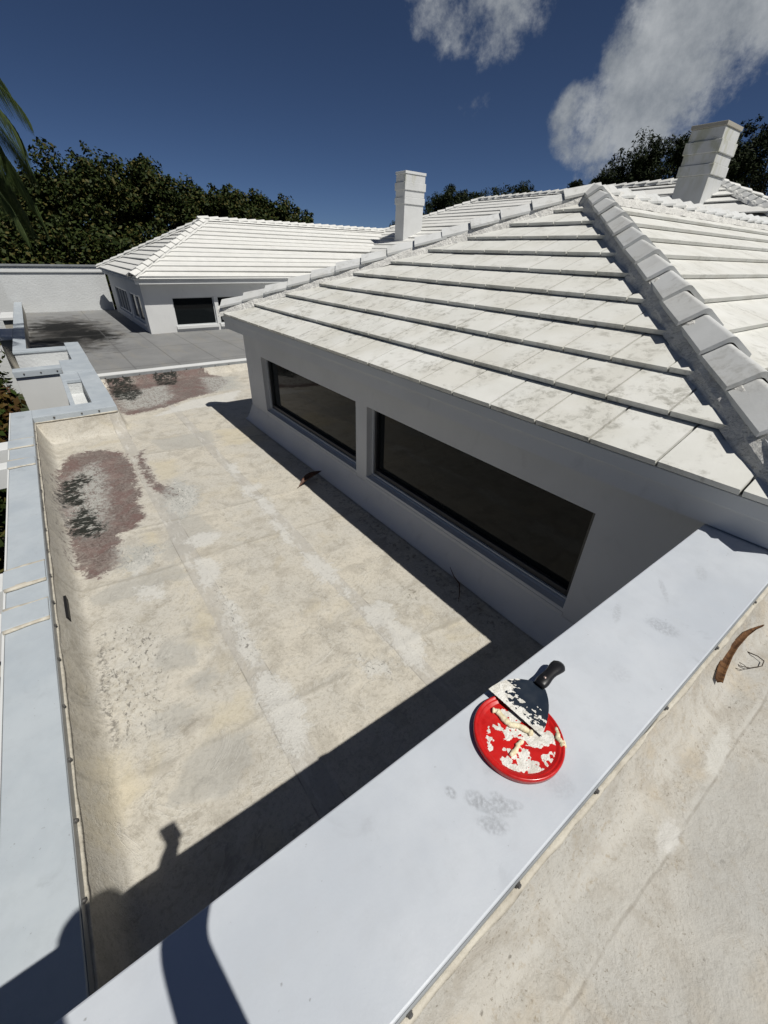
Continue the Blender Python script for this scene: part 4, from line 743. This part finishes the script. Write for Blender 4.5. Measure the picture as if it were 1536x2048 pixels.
lf = empty('fallen_leaf'); tag(lf, 'single curled brown leaf at the edge of the wall shadow', 'leaf')
s = NT('brown_leaf', .6, .3); s.col(s.mix(s.rng(s.noise(40, 4), .4, .6), (.13, .06, .035), (.06, .03, .02))); a, b = onz(598, 973, ZF+.014), onz(643, 940, ZF+.10); V = []; F = []
sd = (b-a).cross(Vector((0, 0, 1))).normalized()
for i in range(13):
    t = i/12; w = .042*math.sin(math.pi*t)**.8
    for j in range(5): V.append(a.lerp(b, t) + sd*w*(j/2-1) + Vector((0, 0, abs(j/2-1)**1.5*w*1.0 + .012*math.sin(t*5))))
for i in range(12):
    for j in range(4): F.append((i*5+j, i*5+j+1, i*5+j+6, i*5+j+5))
o = mesh('blade', V, F, s.m, lf, True); md = o.modifiers.new('solid', 'SOLIDIFY'); md.thickness = .0015
MB().tube([a + Vector((-.03, -.02, 0)), a, b], [.0025, .003, .001], 6).build('stem', M_husk, lf, True)
tw = MB().tube([(2.18, 1.88, ZF+.06), (2.15, 1.80, ZF+.03), (2.13, 1.71, ZF+.018), (2.05, 1.63, ZF+.014), (1.98, 1.57, ZF+.010)], [.002, .004, .0045, .0035, .0018], 7).build('twig', M_husk, None, True); tag(tw, 'thin bent dark twig lying in the shade below the wide window', 'twig')
# ------------------------------------------------------------------ trees
def leaf_mat(name, c0, c1, c2=None):
    s = NT(name, .6, .12); r = s.geo.outputs['Random Per Island']; k = s.mix(r, c0, c1)
    if c2: k = s.mix(s.rng(r, .80, .86), k, c2)
    s.col(k); return s.m
M_leafA = leaf_mat('broad_leaf', (.010, .019, .004), (.040, .052, .013), (.070, .062, .018)); M_leafB = leaf_mat('fine_leaf', (.008, .014, .005), (.022, .030, .010)); M_palm = leaf_mat('palm_leaf', (.014, .028, .008), (.040, .055, .016))
M_croton = leaf_mat('croton_leaf', (.07, .055, .010), (.055, .022, .012), (.025, .04, .008)); M_bark = plain('bark', (.06, .05, .04), .9, .1, .3, 5, .5)
def leaves(cent, rad, n, size, asp, droop, r):
    ci = r.integers(0, len(cent), n); d = r.normal(size=(n, 3)); d /= np.linalg.norm(d, axis=1)[:, None]; p = cent[ci] + d*(r.random((n, 1))**.45)*rad[ci][:, None]
    nv = d*.5 + r.normal(size=(n, 3))*.55 + np.array([0, 0, .55]); nv /= np.linalg.norm(nv, axis=1)[:, None]
    t = r.normal(size=(n, 3)) + np.array([0, 0, -droop]); t -= nv*(t*nv).sum(1)[:, None]; t /= np.linalg.norm(t, axis=1)[:, None]; b = np.cross(nv, t)
    L = size*r.uniform(.6, 1.25, (n, 1)); W = L*asp
    return np.stack([p-t*L*.5, p+b*W*.5, p+t*L*.5, p-b*W*.5], 1)
def tree(name, base, zc, rad, hz, n, size, asp, mat, label, group, seed, ncl=60, cr=.30, droop=.3):
    r = np.random.default_rng(seed); t = empty(name, base); tag(t, label, 'tree', group); B = np.array(base, float); cz = zc - B[2]
    d = r.normal(size=(ncl, 3)); d /= np.linalg.norm(d, axis=1)[:, None]; d[:, 2] = np.where(d[:, 2] < -.45, -d[:, 2], d[:, 2]); k = r.uniform(.45, 1.0, (ncl, 1))**.6
    cent = d*k*np.array([rad, rad, hz])*(1 + .18*np.sin(d[:, :1]*5+seed)+.12*r.normal(size=(ncl, 1))) + np.array([0, 0, cz]); cr_ = rad*cr*r.uniform(.5, 1.25, ncl)
    V = leaves(cent, cr_, n, size, asp, droop, r)
    tw_c = cent[r.integers(0, ncl, ncl*2)] + np.clip(r.normal(size=(ncl*2, 3)), -1.3, 1.3)*rad*.13 + np.array([0, 0, rad*.06]); V2 = leaves(tw_c, np.full(ncl*2, rad*.085), n//4, size, asp, droop, r)
    quads('crown', np.concatenate([V, V2]), mat, t)
    m = MB().tube([(0, 0, 0), (.1*rad*.2, 0, cz*.35), (0, .05*rad, cz*.7), (0, 0, cz*.95)], [rad*.075, rad*.06, rad*.05, rad*.03], 9)
    for i in r.choice(ncl, min(ncl, 22), False):
        c = cent[i]; m.tube([(0, 0, cz*.5), tuple(c*.5+np.array([0, 0, cz*.25])), tuple(c)], [rad*.03, rad*.018, rad*.006], 6)
    m.build('trunk', M_bark, t, True)
def dirp(x, y, D): return (x*D, y*D)
LT = (( -.045, 1.0, 35, .4, 2.7, 2.3, 'broadleaf tree at the far left behind the palm fronds'), (.035, 1.0, 37, .5, 3.0, 2.2, 'broadleaf tree just right of the palm behind the end wall'), (.115, .99, 35, 1.1, 3.3, 2.4, 'tallest dense broadleaf tree at the left of the tree line'),
      (.205, .975, 36, 1.0, 3.2, 2.3, 'dense tall tree left of the far roof peak'), (.30, .952, 38, .9, 3.0, 2.1, 'round crowned tree rising above the far roof peak'), (.375, .927, 38, .7, 2.6, 2.1, 'lower tree right of the far roof peak'), (.425, .905, 38, .1, 2.2, 1.9, 'last small tree at the right end of the left tree line'))
for i, (x, y, D, z, r_, h_, lb) in enumerate(LT):
    tree('broadleaf_tree', (*dirp(x, y, D), GZ), z, r_, h_*1.15, 21000, .215, .6, M_leafA, lb, 'trees beyond the far wing', 100+i, 70, .27)
    tree_low = dirp(x, y, D+4)
for i, (x, D, lb) in enumerate(((-.03, 31, 'dark shrub mass low behind the end wall at the left'), (.06, 31, 'dark shrub below the tallest broadleaf tree'), (.15, 32, 'dark shrub below the dense tall tree'), (.25, 34, 'dark shrub half hidden by the far roof hip'))):
    tree('understorey_tree', (x*D, D, GZ), -2.2, 2.9, 3.0, 9000, .24, .6, M_leafA, lb, 'undergrowth below the left trees', 160+i, 45, .34)
RT = ((.63, .775, 44, 1.2, 1.5, 1.6, 'small tree peeping out beside the slim chimney'), (.695, .72, 46, 3.2, 2.3, 1.7, 'open topped tree right of the slim chimney'), (.742, .668, 48, 3.3, 2.6, 1.5, 'tree showing above the middle of the main ridge, left one'), (.785, .62, 48, 3.5, 2.4, 1.5, 'tree showing above the middle of the main ridge, right one'), (.845, .535, 44, 3.6, 1.5, 1.5, 'low tree top above the roof peak'),
      (.873, .487, 40, 3.5, 2.2, 2.3, 'fine leaved tree left of the stained chimney'), (.90, .435, 40, 4.2, 2.6, 2.7, 'tall fine leaved tree behind the stained chimney'), (.93, .37, 40, 4.3, 2.6, 2.6, 'tall fine leaved tree right of the stained chimney'), (.955, .30, 40, 4.4, 2.8, 2.9, 'tree at the right edge behind the main roof'))
for i, (x, y, D, z, r_, h_, lb) in enumerate(RT):
    tree('fine_leaved_tree', (*dirp(x, y, D), GZ), z, r_, h_, 13000, .22, .34, M_leafB, lb, 'trees behind the main roof', 200+i, 55, .26, .9)
# palm at the left edge
pm = empty('palm_tree', (-1.2, 12.6, GZ)); tag(pm, 'palm at the left edge with drooping fronds', 'palm tree')
hp = 8.25; MB().tube([(-.5, 0, 0), (-.35, 0, 2.5), (-.12, 0, 5.5), (0, 0, hp)], [.20, .16, .13, .12], 12).build('trunk', M_bark, pm, True)
r = np.random.default_rng(5)
for i, (az, el, ln, dr) in enumerate(((-.05, .55, 2.5, 1.05), (.35, .15, 2.7, 1.0), (-.5, .1, 2.5, 1.15), (.9, .5, 2.6, 1.0), (-1.1, .4, 2.5, 1.0), (1.7, .4, 2.6, 1.0), (2.4, .5, 2.5, 1.1), (3.1, .3, 2.6, 1.0), (-1.8, .5, 2.5, 1.0), (-2.5, .3, 2.6, 1.0), (.1, -.15, 2.6, .9), (.0, 1.1, 2.3, 1.0), (-.3, -.4, 2.3, .8), (1.2, -.2, 2.3, .9), (.2, .85, 2.4, 1.15), (-.25, .35, 2.6, 1.2), (.55, -.1, 2.6, 1.0), (.05, -.35, 3.0, .75), (.35, -.5, 2.9, .6), (-.2, -.65, 2.8, .5))):
    dx, dy = math.cos(az), math.sin(az); pts = []; a = el; p_ = np.array([0, 0, hp+.05]); n = 26; st = ln/n
    for k_ in range(n+1):
        pts.append(p_.copy()); p_ = p_ + st*np.array([dx*math.cos(a), dy*math.cos(a), math.sin(a)]); a -= dr*2.0/n*(.4+1.1*k_/n)
    fr = MB().tube([tuple(q_) for q_ in pts], [.022*(1-.85*k_/n) for k_ in range(n+1)], 6).build('frond', M_palm, pm, True)
    Q = []
    for k_ in range(3, n+1):
        for sd in (-1, 1):
            for rep in range(4):
                o_ = pts[k_-1] + (pts[k_]-pts[k_-1])*(rep/4); t = pts[k_]-pts[k_-1]; t /= np.linalg.norm(t); side = np.array([-dy, dx, 0])*sd
                L = .70*math.sin(math.pi*min(1, .18+.80*k_/n))**.6*r.uniform(.85, 1.1); d0 = side*.62 + t*.55 + np.array([0, 0, -.15]); d1 = side*.18 + t*.45 + np.array([0, 0, -1.15]); w = np.cross(d0, [0, 0, 1]); w /= np.linalg.norm(w)+1e-6; w *= .006
                m_ = o_ + d0*L*.45; e_ = m_ + d1*L*.6; Q += [[o_-w*.5, o_+w*.5, m_+w, m_-w], [m_-w, m_+w, e_+w*.12, e_-w*.12]]
    quads('leaflets', np.array(Q), M_palm, fr)
# croton and dark shrubs below the left parapet
for i, (x, y, z, r_, m_, lb) in enumerate(((-1.5, 9.2, -3.3, .8, M_croton, 'croton bush with red and yellow leaves beside the notch'), (-2.0, 12.2, -3.6, 1.0, M_leafA, 'dark green bush left of the stucco notch'), (-2.4, 15.5, -3.4, 1.2, M_leafA, 'dark green bush outside the grey deck piers'), (-2.6, 19.5, -3.0, 1.3, M_leafA, 'dark green bush at the far left wall end'), (-1.7, 6.9, -3.6, .9, M_leafA, 'dark bush below the far left parapet corner'), (-1.6, 4.6, -3.9, .9, M_leafA, 'dark bush between the two pairs of beams'))):
    tree('garden_shrub', (x, y, GZ), z, r_, 1.5, 5000, .15, .5, m_, lb, 'bushes below the left parapet', 300+i, 30, .36)
tag(MB().box(-3.4, -.76, 3.4, 3.9, GZ, -2.9).build('garden_pier', M_tan), 'pale pier below the beams left of the parapet', 'pier')
# ------------------------------------------------------------------ the photographer (outside the frame; only the shadow is seen)
pe = empty('person', (-.24, -.45, ZU)); tag(pe, 'kneeling person in dark clothes holding up a phone, casting the shadow at lower left', 'person')
o0 = Vector((-.24, -.45, ZU))
J = {'pel': (-.24, -.46, -.66, .135), 'sp': (-.24, -.42, -.46, .135), 'ch': (-.24, -.36, -.30, .145), 'nk': (-.24, -.30, -.13, .055), 'hd0': (-.24, -.265, -.03, .075), 'hd1': (-.248, -.25, .05, .108), 'hd2': (-.248, -.245, .13, .088),
     'rs': (-.06, -.35, -.22, .062), 're': (-.035, -.20, -.52, .052), 'rw': (-.030, -.10, -.21, .039), 'rh': (.005, -.080, -.13, .038), 'ls': (-.41, -.40, -.24, .060), 'le': (-.46, -.40, -.50, .043), 'lw': (-.40, -.24, -.70, .030), 'lh': (-.385, -.20, -.75, .032),
     'rhp': (-.15, -.45, -.70, .095), 'rk': (-.13, -.16, -.98, .062), 'ra': (-.13, -.58, -1.08, .042), 'rf': (-.13, -.75, -1.10, .035), 'lhp': (-.33, -.45, -.70, .095), 'lk': (-.36, -.18, -1.06, .062), 'la': (-.35, -.62, -1.09, .042), 'lf': (-.35, -.78, -1.10, .035)}
E_ = [('pel', 'sp'), ('sp', 'ch'), ('ch', 'nk'), ('nk', 'hd0'), ('hd0', 'hd1'), ('hd1', 'hd2'), ('ch', 'rs'), ('rs', 're'), ('re', 'rw'), ('rw', 'rh'), ('ch', 'ls'), ('ls', 'le'), ('le', 'lw'), ('lw', 'lh'), ('pel', 'rhp'), ('rhp', 'rk'), ('rk', 'ra'), ('ra', 'rf'), ('pel', 'lhp'), ('lhp', 'lk'), ('lk', 'la'), ('la', 'lf')]
fing = [(.0, .012, .05), (.012, .0, .055), (.018, -.012, .05), (.02, -.022, .04), (-.02, .018, .035)]
for i, (dx, dy, dz) in enumerate(fing):
    J[f'f{i}'] = (.035+dx*.9, -.075+dy, -.115+dz*.4, .009); J[f'g{i}'] = (.035+dx*1.2, -.072+dy, -.115+dz, .008); E_ += [('rh', f'f{i}'), (f'f{i}', f'g{i}')]
names = list(J); me = bpy.data.meshes.new('body'); me.from_pydata([tuple(Vector(J[n_][:3])-o0) for n_ in names], [(names.index(a), names.index(b)) for a, b in E_], [])
bo = bpy.data.objects.new('body', me); C.objects.link(bo); bo.parent = pe
md = bo.modifiers.new('skin', 'SKIN'); 
for i, n_ in enumerate(names): me.skin_vertices[0].data[i].radius = (J[n_][3],)*2
me.skin_vertices[0].data[0].use_root = True
sb = bo.modifiers.new('sub', 'SUBSURF'); sb.levels = 2; sb.render_levels = 2
s = NT('dark_clothes', .9, .1); hz_ = s.n('ShaderNodeSeparateXYZ'); s.put(s.pos, hz_.inputs[0]); s.col(s.mix(s.rng(hz_.outputs[2], -.15, -.12), (.04, .045, .06), (.40, .25, .18))); me.materials.append(s.m)
ph = MB().box(.004, .078, -.066, -.057, -.115, .035).build('phone', M_rubber, None, bevel=.004); tag(ph, 'black phone held upright in the raised hand', 'phone')
